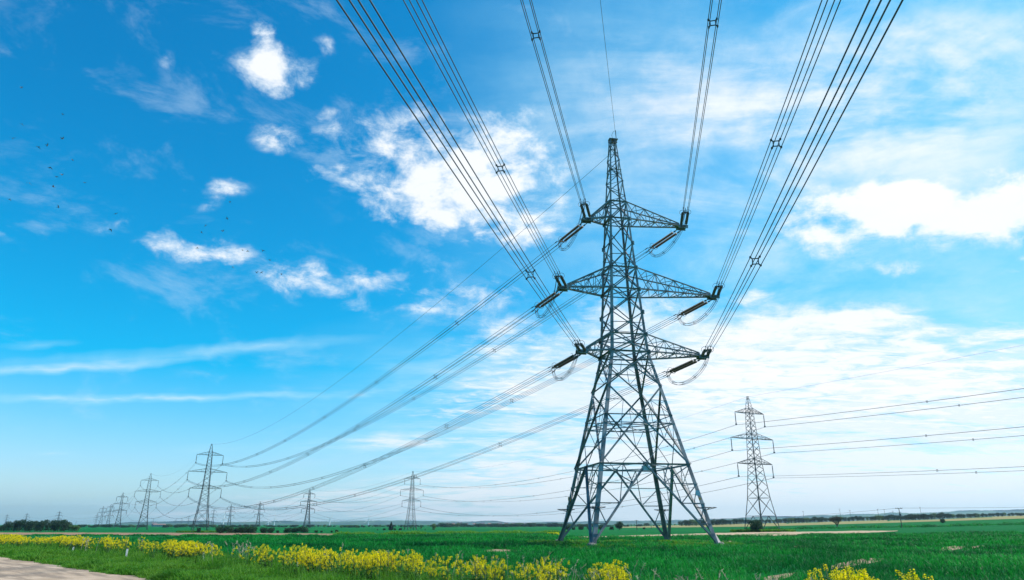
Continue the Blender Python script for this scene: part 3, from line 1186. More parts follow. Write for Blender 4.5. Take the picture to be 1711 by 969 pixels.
n1 = ['lattice pylon with a dark bush at its foot on the ploughed strip',
      'lattice pylon beyond the ploughed strip, second of the row behind the large pylon',
      'lattice pylon third along the row that recedes towards the wood',
      'small pylon crowded behind the third pylon of the receding row',
      'small pylon between two others in the crowded end of the receding row',
      'faint pylon at the wood end of the receding row']
n2 = ['lattice pylon with a round bush between its legs, beyond the bare earth strip',
      'lattice pylon rising from scrub and bare trees in front of the hills',
      'pylon standing behind the paired hedge bushes with turbines beside it',
      'pylon seen over the gap between two hedge bushes',
      'pale pylon over the longest hedge bush',
      'faint small pylon over the edge of the longest hedge bush']
n3 = ['faint pylon above the sloping end of the dark wood', 'faint pylon above the middle of the dark wood', 'pylon above the tall trees at the thick end of the wood', 'tiny faint pylon above the pale low trees beside the wood']
n4 = ['tiny pylon on the skyline above the long barn', 'tiny pylon beside the thinnest pair on the hill skyline', 'tiny pylon in the middle of the skyline three', 'tiny pylon with wider arms next to the first pylon of the row']
for Ps, ns, fst, flen in ((P1, n1, T0, 2), (P2, n2, Pm, 2)):
    for i, (p, d) in enumerate(zip(Ps, row_dirs(Ps, fst))):
        put_pylon(p, d, ns[i], far=i >= flen)
for i, (p, d) in enumerate(zip(P3, row_dirs(P3))):
    put_pylon(p, P3[0] - P3[2], n3[i], True, 42 / 49.3)
for i, p in enumerate(P4):
    put_pylon(p, np.array([-.5, 1, 0]), n4[i], True, 42 / 49.3)

# ------------------------------------------------------------------ conductors
SQ = .27


def sag_curve(A, B, S, n=60, u0=0.0, u1=1.0):
    u = np.linspace(u0, u1, n)[:, None]
    P = A + (B - A) * u
    P[:, 2] -= (4 * S * u * (1 - u))[:, 0]
    return P


def spacer_mb(c, d, k=None):
    s = np.cross(d, (0, 0, 1.))
    s /= np.linalg.norm(s)
    u = np.cross(s, d)
    g = MB()
    k = k or SQ
    cs = [c + s * k * i + u * k * j for i, j in ((-1, -1), (1, -1), (1, 1), (-1, 1))]
    ins_ = [c + (p - c) * .62 for p in cs]
    f = min(1.0, k / SQ)
    for i in range(4):
        g.bar(ins_[i], ins_[(i + 1) % 4], .05 * f)
        g.bar(ins_[i], cs[i], .06 * f)
        g.box(cs[i], (.16 * f, .10 * f, .10 * f), X=d, Y=s)
    return g


def bundle(name, P, label, group, r, offs, spacers=(), rs=None, sp=None):
    """P: centre line; offs: sideways/up offsets of the single conductors; parts hang under one Empty"""
    root = empty(name, tuple(P[0]), 0, label, 'cable', group)
    base = P[0]
    d = P[-1] - P[0]
    d[2] = 0
    d /= np.linalg.norm(d)
    side = np.cross(d, (0, 0, 1.))
    for (a, b) in offs:
        g = MB()
        g.tube(P - base + side * a + np.array([0, 0, b]), r if rs is None else rs, 5)
        g.build('conductor', M_WIRE, root)
    for t in spacers:
        k = int(t * (len(P) - 1))
        dd = P[k + 1] - P[k]
        dd /= np.linalg.norm(dd)
        spacer_mb(P[k] - base, dd, sp).build('spacer', M_HARD, root)
    return root


QUAD = ((-SQ, -SQ), (SQ, -SQ), (SQ, SQ), (-SQ, SQ))
TWIN = ((-.25, 0), (.25, 0))
lvname = {'H5': 'upper', 'H4': 'middle', 'H3': 'lower'}
armi = {'H3': 0, 'H4': 1, 'H5': 2}
NEAR_S = {'H5': .118, 'H4': .105, 'H3': .104}
spn = {('H5', 0): 60, ('H5', 1): 31, ('H4', 0): 279, ('H4', 1): 239, ('H3', 0): 455, ('H3', 1): 438}
A_rz = -az_of(row_dirs(P1, T0)[0])


def pylon_att(P, rz, lv, side, scale=1.0):
    z, L = S_H['arms'][armi[lv]]
    x = side * (L - .12) * scale
    return np.array([P[0] + x * math.cos(rz), P[1] + x * math.sin(rz), P[2] + (z - S_H['ins'] + .1) * scale])


for lv in ('H5', 'H4', 'H3'):
    for si, sgn in ((0, -1), (1, 1)):
        L = LEN_S[lv][si]
        z0 = LEV[lv] + TIP_LIFT[lv]
        arm_name = ('short ' if sgn < 0 else 'long ') + lvname[lv] + ' arm'
        tip_n = np.array([sgn * (L - .1), -.42, z0 - .1])
        tip_f = np.array([sgn * (L - .1), .42, z0 - .1])
        # span that passes over the camera
        dn = NEAR_D + np.array([0, 0, -NEAR_S[lv] * .9])
        En = to_world(ins_set(tip_n, to_local_dir(dn)))
        # span to the first pylon of the row
        B = pylon_att(P1[0], A_rz, lv, sgn)
        tw = to_world(tip_f)
        hv = (B - tw) * np.array([1, 1, 0])
        Lh = np.linalg.norm(hv)
        S = 11.0
        slope = (B[2] - tw[2] - 4 * S) / Lh
        df = hv / Lh + np.array([0, 0, slope])
        Ef = to_world(ins_set(tip_f, to_local_dir(df)))
        t = np.concatenate([np.linspace(0, 90, 70), np.linspace(95, 340, 30)])[:, None]
        Pn = En + NEAR_D * t
        c2 = NEAR_S[lv] / 345.0
        Pn[:, 2] += (-NEAR_S[lv] * t + c2 * t * t)[:, 0]
        pr = project(Pn[:69])
        ks = int(np.argmin(abs(pr[:, 1] - spn[(lv, si)])))
        o = bundle('conductor_bundle', Pn, f'four-wire bundle strung from the {arm_name} of the large pylon up overhead', 'overhead conductor bundles', .026, QUAD)
        for kk in (ks,):
            dd = Pn[kk + 1] - Pn[kk]
            spacer_mb(Pn[kk] - Pn[0], dd / np.linalg.norm(dd)).build('spacer', M_HARD, o)
        Pf = sag_curve(Ef, B, S * .97, 90)
        rs = np.linspace(.026, .045, 90)
        bundle('conductor_bundle', Pf, f'four-wire bundle sagging from the {arm_name} of the large pylon to the next pylon', 'conductor bundles to the next pylon', .03, QUAD,
               [x + .02 * sgn for x in (.10, .20, .31, .42, .53, .64, .76, .88)], rs)
        # jumper loop between the two strings
        u = np.linspace(0, 1, 26)[:, None]
        dnw, dfw = dn / np.linalg.norm(dn), df / np.linalg.norm(df)
        c0, c3 = Ef - dfw * .5, En - dnw * .5
        sag = 3.1
        J = c0 * (1 - u) ** 3 + 3 * (c0 + np.array([0, 0, -sag]) - dfw * .4) * u * (1 - u) ** 2 + 3 * (c3 + np.array([0, 0, -sag * .95]) - dnw * .4) * u * u * (1 - u) + c3 * u ** 3
        bundle('jumper_loop', J, f'drooping jumper loop of four wires under the {arm_name} of the large pylon', 'jumper loops of the large pylon', .022,
               ((-.13, -.13), (.13, -.13), (.13, .13), (-.13, .13)), (.2, .4, .6, .8), None, .13)

# earth wires of the large pylon
pt = to_world((.5, -.1, LEV['top'] + .2))
t = np.concatenate([np.linspace(0, 90, 60), np.linspace(95, 340, 25)])[:, None]
Pn = pt + NEAR_D * t
Pn[:, 2] += (-.085 * t + .085 / 345 * t * t)[:, 0]
g = MB()
g.tube(Pn, .020)
tag(g.build('earth_wire', M_WIRE), 'single thin wire rising overhead from the peak of the large pylon', 'cable', 'earth wires')
pa = to_world((-.25, .2, LEV['top'] - 1.9))
pb = P1[0] + np.array([0, 0, 49.3])
g = MB()
g.tube(sag_curve(pa, pb, 10.0, 80), np.linspace(.022, .04, 80))
tag(g.build('earth_wire', M_WIRE), 'single thin wire running down from the large pylon to the next peak', 'cable', 'earth wires')


def row_wires(Ps, rzs, pre, sides, start, twin, rbase, S, where):
    for i in range(len(Ps) - 1):
        for lv in ('H5', 'H4', 'H3'):
            for sgn, sn in ((-1, sides[0]), (1, sides[1])):
                A, B = pylon_att(Ps[i], rzs[i], lv, sgn), pylon_att(Ps[i + 1], rzs[i + 1], lv, sgn)
                P = sag_curve(A, B, S if A[1] > 0 else S * .5, 50)
                dm = np.linalg.norm(P[:, :2], axis=1)
                rs = np.clip(dm * 8e-5, .03, .11) * rbase
                lab = f'{lvname[lv]} conductors on the {sn} side between {where[i]}'
                if i < twin:
                    bundle('conductor_bundle', P, lab, pre, .03, TWIN, (.12, .26, .40, .54, .68, .82), rs)
                else:
                    g = MB()
                    g.tube(P, rs, 4)
                    tag(g.build('conductor_bundle', M_WIRE), lab, 'cable', pre)
        A, B = Ps[i] + np.array([0, 0, 49.3]), Ps[i + 1] + np.array([0, 0, 49.3])
        P = sag_curve(A, B, S * (.8 if A[1] > 0 else .35), 40)
        g = MB()
        g.tube(P, np.clip(np.linalg.norm(P[:, :2], axis=1) * 5e-5, .02, .07) * rbase, 4)
        tag(g.build('earth_wire', M_WIRE), f'thin top wire between {where[i]}', 'cable', 'earth wires')


rz1 = [-az_of(d) for d in row_dirs(P1, T0)]
rz2 = [-az_of(d) for d in row_dirs(P2, Pm)]
row_wires(P1, rz1, 'conductors of the receding row', ('wood', 'turbine'), 0, 1, 1.0, 10.5,
          ['the first two pylons of the receding row', 'the second and third pylons of the receding row', 'the third and fourth receding pylons', 'the fourth and fifth receding pylons', 'the last two receding pylons'])
row_wires([Pm] + P2, [rz2[0]] + rz2, 'conductors of the row behind', ('large pylon', 'tree belt'), 0, 2, 1.15, 10.5,
          ['the bush pylon and the picture edge', 'the bush pylon and the scrub pylon', 'the scrub pylon and the hedge pylon', 'the pylons over the hedge', 'the two palest pylons over the hedge', 'the faintest pylons over the hedge'])
for (a, b, w) in ((0, 1, 'the two faint pylons over the wood'), (1, 2, 'the middle and thick end pylons over the wood')):
    for k, zz in enumerate((38, 29, 20)):
        g = MB()
        A, B = P3[a] + np.array([0, 0, zz * .85]), P3[b] + np.array([0, 0, zz * .85])
        g.tube(sag_curve(A, B, 9, 24), .13, 4)
        tag(g.build('conductor_bundle', M_WIRE), f'faint {("upper", "middle", "lower")[k]} cable between {w}', 'cable', 'faint cables over the wood')
for k, (zA, zB) in enumerate(((38, 40), (29, 30), (20, 21))):
    g = MB()
    g.tube(sag_curve(P3[2] + np.array([0, 0, zA * .85]), P1[5] + np.array([0, 0, zB]), 12, 40), .12, 4)
    tag(g.build('conductor_bundle', M_WIRE), f'faint {("upper", "middle", "lower")[k]} cable from the thick end of the wood to the receding row', 'cable', 'faint cables over the wood')
# ------------------------------------------------------------------ trees and bushes
def cards(pts, size, rng, flat=0.0):
    """one bent leaf clump (two triangles) at every point, turned at random"""
    n = len(pts)
    a = rng.normal(size=(n, 3))
    a /= np.linalg.norm(a, axis=1)[:, None]
    b = rng.normal(size=(n, 3))
    b -= a * (a * b).sum(1)[:, None]
    b /= np.linalg.norm(b, axis=1)[:, None]
    s = size * rng.uniform(.55, 1.25, (n, 1))
    c = np.cross(a, b) * s * .35
    V = np.stack([pts - a * s, pts - b * s * .7 + c, pts + a * s, pts + b * s * .7 + c], 1).reshape(-1, 3)
    loops = np.arange(4 * n)
    return V, loops, np.full(n, 4)


def crown_points(lobes, n, rng, shell=.55):
    """lobes: (x, y, z, rx, ry, rz)"""
    vol = np.array([l[3] * l[4] * l[5] for l in lobes]) ** .67
    k = rng.choice(len(lobes), n, p=vol / vol.sum())
    d = rng.normal(size=(n, 3))
    d /= np.linalg.norm(d, axis=1)[:, None]
    r = shell + (1 - shell) * rng.random((n, 1)) ** .6
    r *= 1 + .16 * np.sin(d[:, :1] * 5 + k[:, None]) * np.cos(d[:, 2:] * 4)
    L = np.array(lobes)[k]
    return L[:, :3] + d * r * L[:, 3:]


def tree_proto(name, lobes, n, size, leafm, trunk, seed, shell=.55):
    """unit tree, height 1: trunk with limbs + crown"""
    rng = np.random.default_rng(seed)
    root = empty(name)
    g = MB()
    th, tr = trunk
    g.tube([(0, 0, -.03), (.01, 0, th * .5), (0, .01, th)], [tr * 1.25, tr, tr * .7], 7)
    for l in lobes[:7]:
        g.tube([(0, 0, th * .75), (l[0] * .5, l[1] * .5, th + (l[2] - th) * .45), (l[0] * .9, l[1] * .9, l[2])], [tr * .6, tr * .4, tr * .15], 5)
    g.build('trunk', M_BARK, root)
    V, lo, sz = cards(crown_points(lobes, n, rng, shell), size, rng)
    V[:, 2] = np.maximum(V[:, 2], .005)
    fast_mesh('crown', V, lo, sz, leafm, root)
    return root


def lobes_for(kind, seed):
    r = random.Random(seed)
    L = []
    if kind == 'wood':
        for k in range(9):
            a, q = k * 2.4, r.uniform(.16, .34)
            L.append((q * math.cos(a), q * math.sin(a), r.uniform(.45, .80), .19, .19, .17))
        L += [(0, 0, .62, .30, .30, .33), (.12, .05, .30, .30, .28, .24), (-.15, -.05, .28, .28, .28, .24)]
    elif kind == 'bush':
        for k in range(8):
            a, q = k * 2.4 + r.random(), r.uniform(.25, .62)
            L.append((q * math.cos(a), q * math.sin(a) * .8, r.uniform(.30, .68), .34, .32, .30))
        L += [(0, 0, .5, .6, .55, .42), (.4, 0, .28, .4, .4, .28), (-.4, .1, .28, .4, .4, .28)]
    elif kind == 'conifer':
        for k in range(6):
            z = .14 + k * .145
            L.append((0, 0, z, .34 * (1.08 - z), .34 * (1.08 - z), .13))
    elif kind == 'round':
        for k in range(8):
            a = k * 2.4
            L.append((.22 * math.cos(a), .22 * math.sin(a), r.uniform(.35, .75), .24, .24, .22))
        L.append((0, 0, .55, .40, .40, .42))
    else:                                    # thin: open crown, sky shows through
        for k in range(7):
            a, q = k * 2.4, r.uniform(.10, .26)
            L.append((q * math.cos(a), q * math.sin(a), r.uniform(.4, .88), .12, .12, .11))
    return L


def bare_proto(seed):
    r = random.Random(seed)
    root = empty('bare_tree')
    g = MB()
    g.tube([(0, 0, -.03), (.02, 0, .10), (0, .01, .2)], [.045, .035, .03], 7)
    g.build('trunk', M_BARK, root)
    g = MB()

    def grow(p, d, L, w, lv):
        q = p + d * L
        m = (p + q) / 2 + np.array([r.uniform(-.02, .02) for _ in range(3)])
        g.tube([p, m, q], [w, w * .8, w * .55], 4, cap=False)
        if lv == 0:
            return
        for _ in range(4 if lv > 1 else 5):
            e = d * .75 + np.array([r.uniform(-.75, .75), r.uniform(-.75, .75), r.uniform(-.1, .7)])
            grow(p + (q - p) * r.uniform(.5, 1.0), e / np.linalg.norm(e), L * r.uniform(.6, .85), w * .55, lv - 1)
    for k in range(7):
        a = k * .9
        d = np.array([math.cos(a) * .55, math.sin(a) * .55, .8])
        grow(np.array([0, 0, .14]), d / np.linalg.norm(d), .27, .02, 4)
    # catkins and buds give the crown its haze of colour
    rng = np.random.default_rng(seed)
    pts = np.array(g.v)[rng.integers(0, len(g.v), 700)]
    pts = pts[pts[:, 2] > .3] + rng.normal(size=(int((pts[:, 2] > .3).sum()), 3)) * .02
    bb = MB()
    bb.v, bb.f, bb.m = g.v, g.f, g.m
    bb.build('crown', M_BARK, root)
    V, lo, sz = cards(pts, .014, rng)
    fast_mesh('catkins', V, lo, sz, leaf_mat('catkin', [(.20, .17, .10), (.28, .24, .15), (.22, .19, .12)], .2, .7, 1), root)
    return root


PROTO = {
    'wood': [tree_proto('broadleaf_tree', lobes_for('wood', s), 1900, .035, M_TREE, (.42, .03), s) for s in (1, 2, 3)],
    'pale': [tree_proto('broadleaf_tree', lobes_for('wood', s), 1300, .04, M_TREE_PALE, (.35, .03), s) for s in (11,)],
    'bush': [tree_proto('bush', lobes_for('bush', s), 2300, .055, M_BUSH, (.22, .05), s) for s in (4, 5, 6)],
    'conifer': [tree_proto('conifer_tree', lobes_for('conifer', 7), 1500, .04, M_CONIFER, (.8, .03), 7)],
    'round': [tree_proto('round_tree', lobes_for('round', 8), 2200, .04, M_BUSH, (.25, .035), 8)],
    'thin': [tree_proto('thin_tree', lobes_for('thin', s), 650, .035, M_TREE_PALE, (.5, .022), s) for s in (9,)],
    'bare': [bare_proto(3)],
}
fresh = {id(o) for v in PROTO.values() for o in v}
trnd = random.Random(77)


def plant(kind, px, d, ytop, label, cat, group=None, wide=1.0, h=None):
    P, hh = stand(px, d, ytop)
    hh = h or hh
    src = trnd.choice(PROTO[kind])
    if id(src) in fresh:
        o = src
        fresh.discard(id(src))
    else:
        o = copy_tree(src)
    o.location = P
    o.rotation_euler = (0, 0, trnd.uniform(0, 6.28))
    o.scale = (hh * wide, hh * wide, hh)
    tag(o, label, cat, group)
    return o


# the dark wood behind the ploughed strip
for px, y, w in ((2, 878, 1.1), (8, 874, 1.0), (15, 870.6, .9), (24.5, 868.6, .9), (34, 868.2, .85), (43, 868.4, .85), (51, 869.2, .9), (60, 870.4, .95), (69, 869.8, .9), (78, 868.2, .85), (87, 868.6, .85),
                 (98, 868.0, .9), (108.5, 868.4, .9), (115.5, 871.5, .9), (-8, 876, 1), (30, 871, .9), (92, 871, .9), (65, 873, 1.0), (48, 873, 1.0), (105, 874, 1.0)):
    plant('wood', px, 560 + trnd.uniform(-12, 25), y - trnd.uniform(.2, 2.0), 'dark broadleaf tree in the small wood beyond the ploughed strip', 'tree', 'trees of the small dark wood', w * .88)
for px, y, l in ((122.5, 876.4, 'paler low tree at the end of the wood, next to the tall ones'), (129, 877.4, 'paler low tree standing last beyond the end of the wood')):
    plant('pale', px, 565, y, l, 'tree', None, 1.25)
# bushes along the ploughed strip
for px, y, w, l in ((369, 878.2, 1.0, 'dense dark bush at the pylon end of the longest hedge clump'), (384, 877.4, 1.0, 'dense dark bush in the middle of the longest hedge clump'), (398, 879.6, .95, 'lower dark bush in the longest hedge clump'),
                    (409, 879.2, .9, 'dark bush after the dip in the longest hedge clump'), (421, 878.4, 1.0, 'dark rounded bush closing the longest hedge clump'), (441, 880.2, 1.0, 'dark bush starting the short middle clump'),
                    (453, 880.4, 1.0, 'dark bush ending the short middle clump'), (465, 885.5, .9, 'tiny round bush in the gap between hedge clumps'), (481, 880.4, 1.0, 'dark bush starting the last hedge clump'),
                    (493, 880.0, .9, 'dark bush in the middle of the last hedge clump'), (508, 878.6, 1.15, 'tallest dark bush of the last hedge clump'), (529, 885.4, .9, 'small shrub just past the last hedge clump'),
                    (538, 885.8, .7, 'smallest shrub past the last hedge clump'), (555, 886.0, .8, 'small shrub under the two-bladed turbine'), (563, 884.4, .9, 'dark twin shrub beside the small one')):
    plant('bush', px, 372, y, l, 'bush', 'bushes along the ploughed strip', w * .98)
plant('bush', 333.5, 440, 880.4, 'dark bush at the foot of the first receding pylon', 'bush', None, .55)
plant('bush', 1263.5, 272, 866.6, 'large scruffy bush growing under the pylon legs', 'bush', None, .68)
# scrub round the second pylon of the rear row
for kind, px, y, l, w in (('bush', 631, 884, 'low scrub bush before the dark conifer'), ('bush', 642, 882.4, 'mid sized bush in front of the conifer'), ('conifer', 653.5, 871.2, 'dark pointed conifer above the scrub'),
                          ('bush', 660, 882, 'bush at the foot of the conifer'), ('bush', 669, 881.6, 'bush next to the bare trees under the pylon'), ('thin', 677, 882, 'thin ochre tree beside the scrub pylon'),
                          ('thin', 686, 878.5, 'thin tree inside the scrub pylon'), ('thin', 695, 879, 'thin upright tree right behind the scrub pylon'), ('thin', 704, 878.6, 'last thin upright tree by the scrub pylon'),
                          ('conifer', 710.5, 883, 'tiny dark conifer between scrub and tall tree'), ('pale', 725, 874, 'tall loose tree alone beyond the scrub pylon')) and \
        [(a[0], a[1], a[2], a[3], {'bush': .9, 'conifer': 1.0, 'thin': .8, 'pale': .95}[a[0]]) for a in (
            ('bush', 631, 884, 'low scrub bush before the dark conifer'), ('bush', 642, 882.4, 'mid sized bush in front of the conifer'), ('conifer', 653.5, 871.2, 'dark pointed conifer above the scrub'),
            ('bush', 660, 882, 'bush at the foot of the conifer'), ('bush', 669, 881.6, 'bush next to the thin trees under the pylon'), ('thin', 677, 882, 'thin ochre tree beside the scrub pylon'),
            ('thin', 686, 878.5, 'thin tree inside the scrub pylon'), ('thin', 695, 879, 'thin upright tree directly behind the scrub pylon'), ('thin', 704, 878.6, 'last thin upright tree by the scrub pylon'),
            ('conifer', 710.5, 883, 'tiny dark conifer between scrub and tall tree'), ('pale', 725, 874, 'tall loose tree alone beyond the scrub pylon'))]:
    plant(kind, px, 575, y, l, 'tree' if kind != 'bush' else 'bush', 'scrub at the second rear pylon', w)
plant('round', 1035, 480, 870.4, 'single round topped tree seen between the large pylon legs', 'tree', None, 1.0)
for px, y, l in ((949, 878, 'shrub behind the outer leg of the large pylon'), (958, 880, 'small shrub beside the leg of the large pylon'), (971, 877.2, 'largest shrub between the two front legs'), (984, 879, 'shrub behind the bright leg'),
                 (1004, 877.6, 'broad shrub between the legs, before the round tree'), (1022, 879, 'small shrub next to the round tree'), (1076, 880.5, 'low pale shrub past the telegraph pole')):
    plant('bush', px, 540, y, l, 'bush', 'shrubs between the pylon legs', .9)
# tree belt beyond the straw coloured field
BT = ((1050, 876.5), (1100, 874.5), (1136, 873), (1141, 867), (1175, 867.6), (1230, 866), (1262, 868), (1300, 866.6), (1322, 862.8), (1345, 864), (1352, 865), (1362, 862.6), (1400, 863), (1450, 861), (1500, 859), (1560, 857.4), (1580, 855.4), (1596, 858), (1640, 857), (1711, 855.4), (1790, 853))
px = 1139.
while px < 1775:
    y = np.interp(px, [b[0] for b in BT], [b[1] for b in BT]) + trnd.uniform(-.8, 1.6)
    kind = 'pale' if trnd.random() < .18 else 'wood'
    plant(kind, px, 930 + trnd.uniform(-50, 60), y, 'pale green tree in the belt beyond the straw field' if kind == 'pale' else 'dark tree in the long belt beyond the straw field', 'tree',
          'pale trees of the far belt' if kind == 'pale' else 'dark trees of the far belt', trnd.uniform(1.0, 1.5))
    px += trnd.uniform(4.5, 8.0)
plant('bare', 1399, 415, 855.6, 'bare spreading tree alone at the edge of the straw field', 'tree', None, 1.0)
plant('bush', 1577, 560, 865.8, 'lone small dark bush in the straw field', 'bush', None, .7)
# distant trees on the plain
k = 0
for (x0, x1, step, y0, y1, d0) in ((135, 245, 4.5, 875.5, 878.6, 1400), (276, 345, 4, 874.6, 877.6, 1350), (350, 560, 4.5, 875.6, 878, 1400), (568, 608, 2.6, 876.4, 878.4, 1100), (606, 735, 5, 876, 878.2, 1350), (732, 935, 3.6, 872.5, 877.6, 1350), (940, 1140, 4.5, 873.5, 877.5, 1300)):
    px = x0
    while px < x1:
        plant(trnd.choice(['wood', 'bush', 'bush', 'pale', 'thin']), px + trnd.uniform(-2, 2), d0 + trnd.uniform(-150, 200), trnd.uniform(y0, y1), 'small hazy tree far out on the plain below the hills', 'tree', 'hazy trees far out on the plain', trnd.uniform(1.2, 2.4))
        px += step * trnd.uniform(.7, 1.4)

# ------------------------------------------------------------------ houses and barns far away
def house(px, d, w, dp, h, roofh, label, roofm, rz, cat='house'):
    P, _ = stand(px, d)
    root = empty('far_house' if cat == 'house' else 'barn', P, rz, label, cat, 'buildings far out on the plain')
    g = MB()
    g.box((0, 0, h / 2 - .2), (w, dp, h + .4))
    g.build('wall', M_WALL, root)
    g = MB()
    e = .4
    vs = [(-w / 2 - e, -dp / 2 - e, h), (w / 2 + e, -dp / 2 - e, h), (w / 2 + e, dp / 2 + e, h), (-w / 2 - e, dp / 2 + e, h), (-w / 2 - e, 0, h + roofh), (w / 2 + e, 0, h + roofh)]
    g.add(vs, [(0, 1, 5, 4), (2, 3, 4, 5), (0, 4, 3), (1, 2, 5), (3, 2, 1, 0)])
    r = g.build('roof', roofm, root)
    if cat == 'house':
        g = MB()
        g.box((w * .3, 0, h + roofh + .3), (.8, .8, 1.6))
        g.build('chimney', M_ROOF_RED, r)
    g = MB()
    n = max(2, int(w / 3.5))
    for i in range(n):
        g.box(((i + .5) / n * w - w / 2, -dp / 2 - .02, h * .55), (1.1, .06, 1.3))
    g.build('window', M_HARD, root)


for i, (px, w, h, rf, l) in enumerate((
        (748, 10, 6, 0, 'white gabled house by the lone tall tree'), (757, 9, 5, 1, 'small house beside the white gabled house'), (768, 14, 7, 0, 'tall white house under the skyline mast'), (779, 9, 5, 0, 'grey roofed cottage past the skyline mast'),
        (793, 10, 5, 1, 'red roofed cottage among the hazy trees'), (806, 12, 6, 0, 'long white cottage in the middle of the village'), (818, 9, 5, 1, 'cottage beside the long white one'), (835, 13, 6, 0, 'pale house under the rounded hill'),
        (846, 10, 5, 1, 'red roofed house past the rounded hill'), (857, 10, 5, 0, 'low house at the quiet end of the village'))):
    house(px, 1950 + 30 * (i % 3), w, 7, h, 3.0, l, M_ROOF_RED if rf else M_ROOF, .3 * math.sin(i * 2.3))
house(869, 1900, 34, 12, 4.5, 2.2, 'long pale shed at the end of the village', M_ROOF, .1, 'barn')
house(266, 1800, 24, 12, 4, 2.0, 'long red roofed barn below the hill near the receding pylons', M_ROOF_RED, .15, 'barn')
house(257, 1810, 8, 10, 6, 2.8, 'dark narrow barn at the end of the long red roof', M_ROOF, .15, 'barn')

# ------------------------------------------------------------------ wind turbines
def turbine(px, yhub, d, angs, bl, label):
    P, h = stand(px, d, yhub)
    az = math.atan2(P[0], P[1])
    root = empty('wind_turbine', P, -az + .35, label, 'wind turbine', 'wind turbines before the hills')
    s = d / 3000.
    g = MB()
    g.lathe((0, 0, -1), (0, 0, h), [(0, 2.0 * s), (.5, 1.7 * s), (1, 1.2 * s)], 10)
    g.build('tower', M_WHITE, root)
    g = MB()
    g.box((0, .6 * s, h + .6 * s), (2.4 * s, 6 * s, 2.4 * s))
    g.lathe((0, -2.4 * s, h + .6 * s), (0, -4.4 * s, h + .6 * s), [(0, 1.4 * s), (.6, 1.1 * s), (1, .3 * s)], 10)
    g.build('nacelle', M_WHITE, root)
    L = bl * d * .00074
    for a in angs:
        a = R(a)
        g = MB()
        dirv = np.array([math.cos(a), 0, math.sin(a)])
        side = np.array([-math.sin(a), 0, math.cos(a)])
        c = np.array([0, -3.6 * s, h + .6 * s])
        V, F = [], []
        for k, (t, w, th) in enumerate(((0, .8, .7), (.15, 2.0, .5), (.4, 1.5, .35), (.75, .9, .2), (1.0, .3, .08))):
            p = c + dirv * L * t
            for (u, v) in ((-.35, -.5), (.65, -.5), (.65, .5), (-.35, .5)):
                V.append(p + side * w * u * s + np.array([0, th * v * s * 2, 0]))
        for k in range(4):
            for j in range(4):
                F.append((k * 4 + j, k * 4 + (j + 1) % 4, k * 4 + 4 + (j + 1) % 4, k * 4 + 4 + j))
        g.add(V, F + [(3, 2, 1, 0), (16, 17, 18, 19)])
        g.build('blade', M_WHITE, root)


turbine(372.3, 865.6, 3000, (212, 330, 92), 10, 'white turbine over the longest hedge clump, blades spread wide')
turbine(447.6, 871.5, 3600, (95, 215, 335), 7, 'smaller white turbine beside the gap in the hedge')
turbine(457.6, 867.2, 3000, (90, 210, 330), 13, 'white turbine with one blade straight up, in the hedge gap')
turbine(550.2, 867.0, 3000, (58, 150, 275), 9.5, 'white turbine with raised blades, clear of the hedge')
turbine(615.4, 867.4, 3000, (97, 217, 337), 12, 'white turbine standing alone before the scrub conifer')
turbine(769.2, 872.2, 3400, (80, 200, 320), 4, 'tiny white turbine over the far village')

# ------------------------------------------------------------------ poles
def telegraph(px, d, ytop, label, arms=True):
    P, h = stand(px, d, ytop)
    root = empty('telegraph_pole', P, -math.atan2(P[0], P[1]) + .25, label, 'pole', 'telegraph poles in the fields')
    g = MB()
    g.lathe((0, 0, -.3), (0, 0, h), [(0, .21), (1, .15)], 8)
    g.build('pole', M_WOOD, root)
    if arms:
        g = MB()
        g.box((0, -.2, h - .25), (3.0, .16, .16))
        g.box((0, -.2, h - 1.9), (1.5, .14, .14))
        for x in (-1.4, -.7, .7, 1.4):
            g.lathe((x, -.2, h - .18), (x, -.2, h + .22), [(0, .05), (.3, .10), (.8, .10), (1, .04)], 6)
        g.build('crossarm', M_WOOD, root)
        g = MB()
        g.box((0, -.42, h - 3.0), (.75, .55, 1.1))
        g.build('transformer', M_HARD, root)
    else:
        g = MB()
        g.box((0, -.15, h - .15), (1.6, .12, .12))
        g.build('crossarm', M_WOOD, root)
    return P, h, root


pA = telegraph(1507, 385, 848.8, 'wooden telegraph pole with crossarm and transformer in the green field')
pB = telegraph(1172, 500, 866, 'plain telegraph pole beside the outer leg of the large pylon', False)
pC = telegraph(1088, 520, 870.6, 'thin pole between the far legs of the large pylon', False)
pD = telegraph(1064, 420, 869, 'dark pole nearest the round tree', False)
ends = [(pC, pD, 'the thin and dark poles'), (pB, pC, 'the plain and thin poles'), (pA, pB, 'the transformer pole and the plain pole')]
vdir = (pA[0] - pB[0])
for (a, b, w) in ends:
    for s in (-.6, .6):
        A, B = a[0] + np.array([0, s, a[1]]), b[0] + np.array([0, s, b[1]])
        g = MB()
        g.tube(sag_curve(A, B, 1.5, 20), .03, 4)
        tag(g.build('telegraph_wire', M_WIRE), f'thin telegraph wire running between {w}', 'cable', 'telegraph wires')
for s in (-.9, .9):
    A = pA[0] + np.array([0, s, pA[1]])
    g = MB()
    g.tube(sag_curve(A, A + np.array([170, -20, 4.0]), 1.2, 20), .03, 4)
    tag(g.build('telegraph_wire', M_WIRE), 'thin telegraph wire leaving the transformer pole past the lone bush', 'cable', 'telegraph wires')
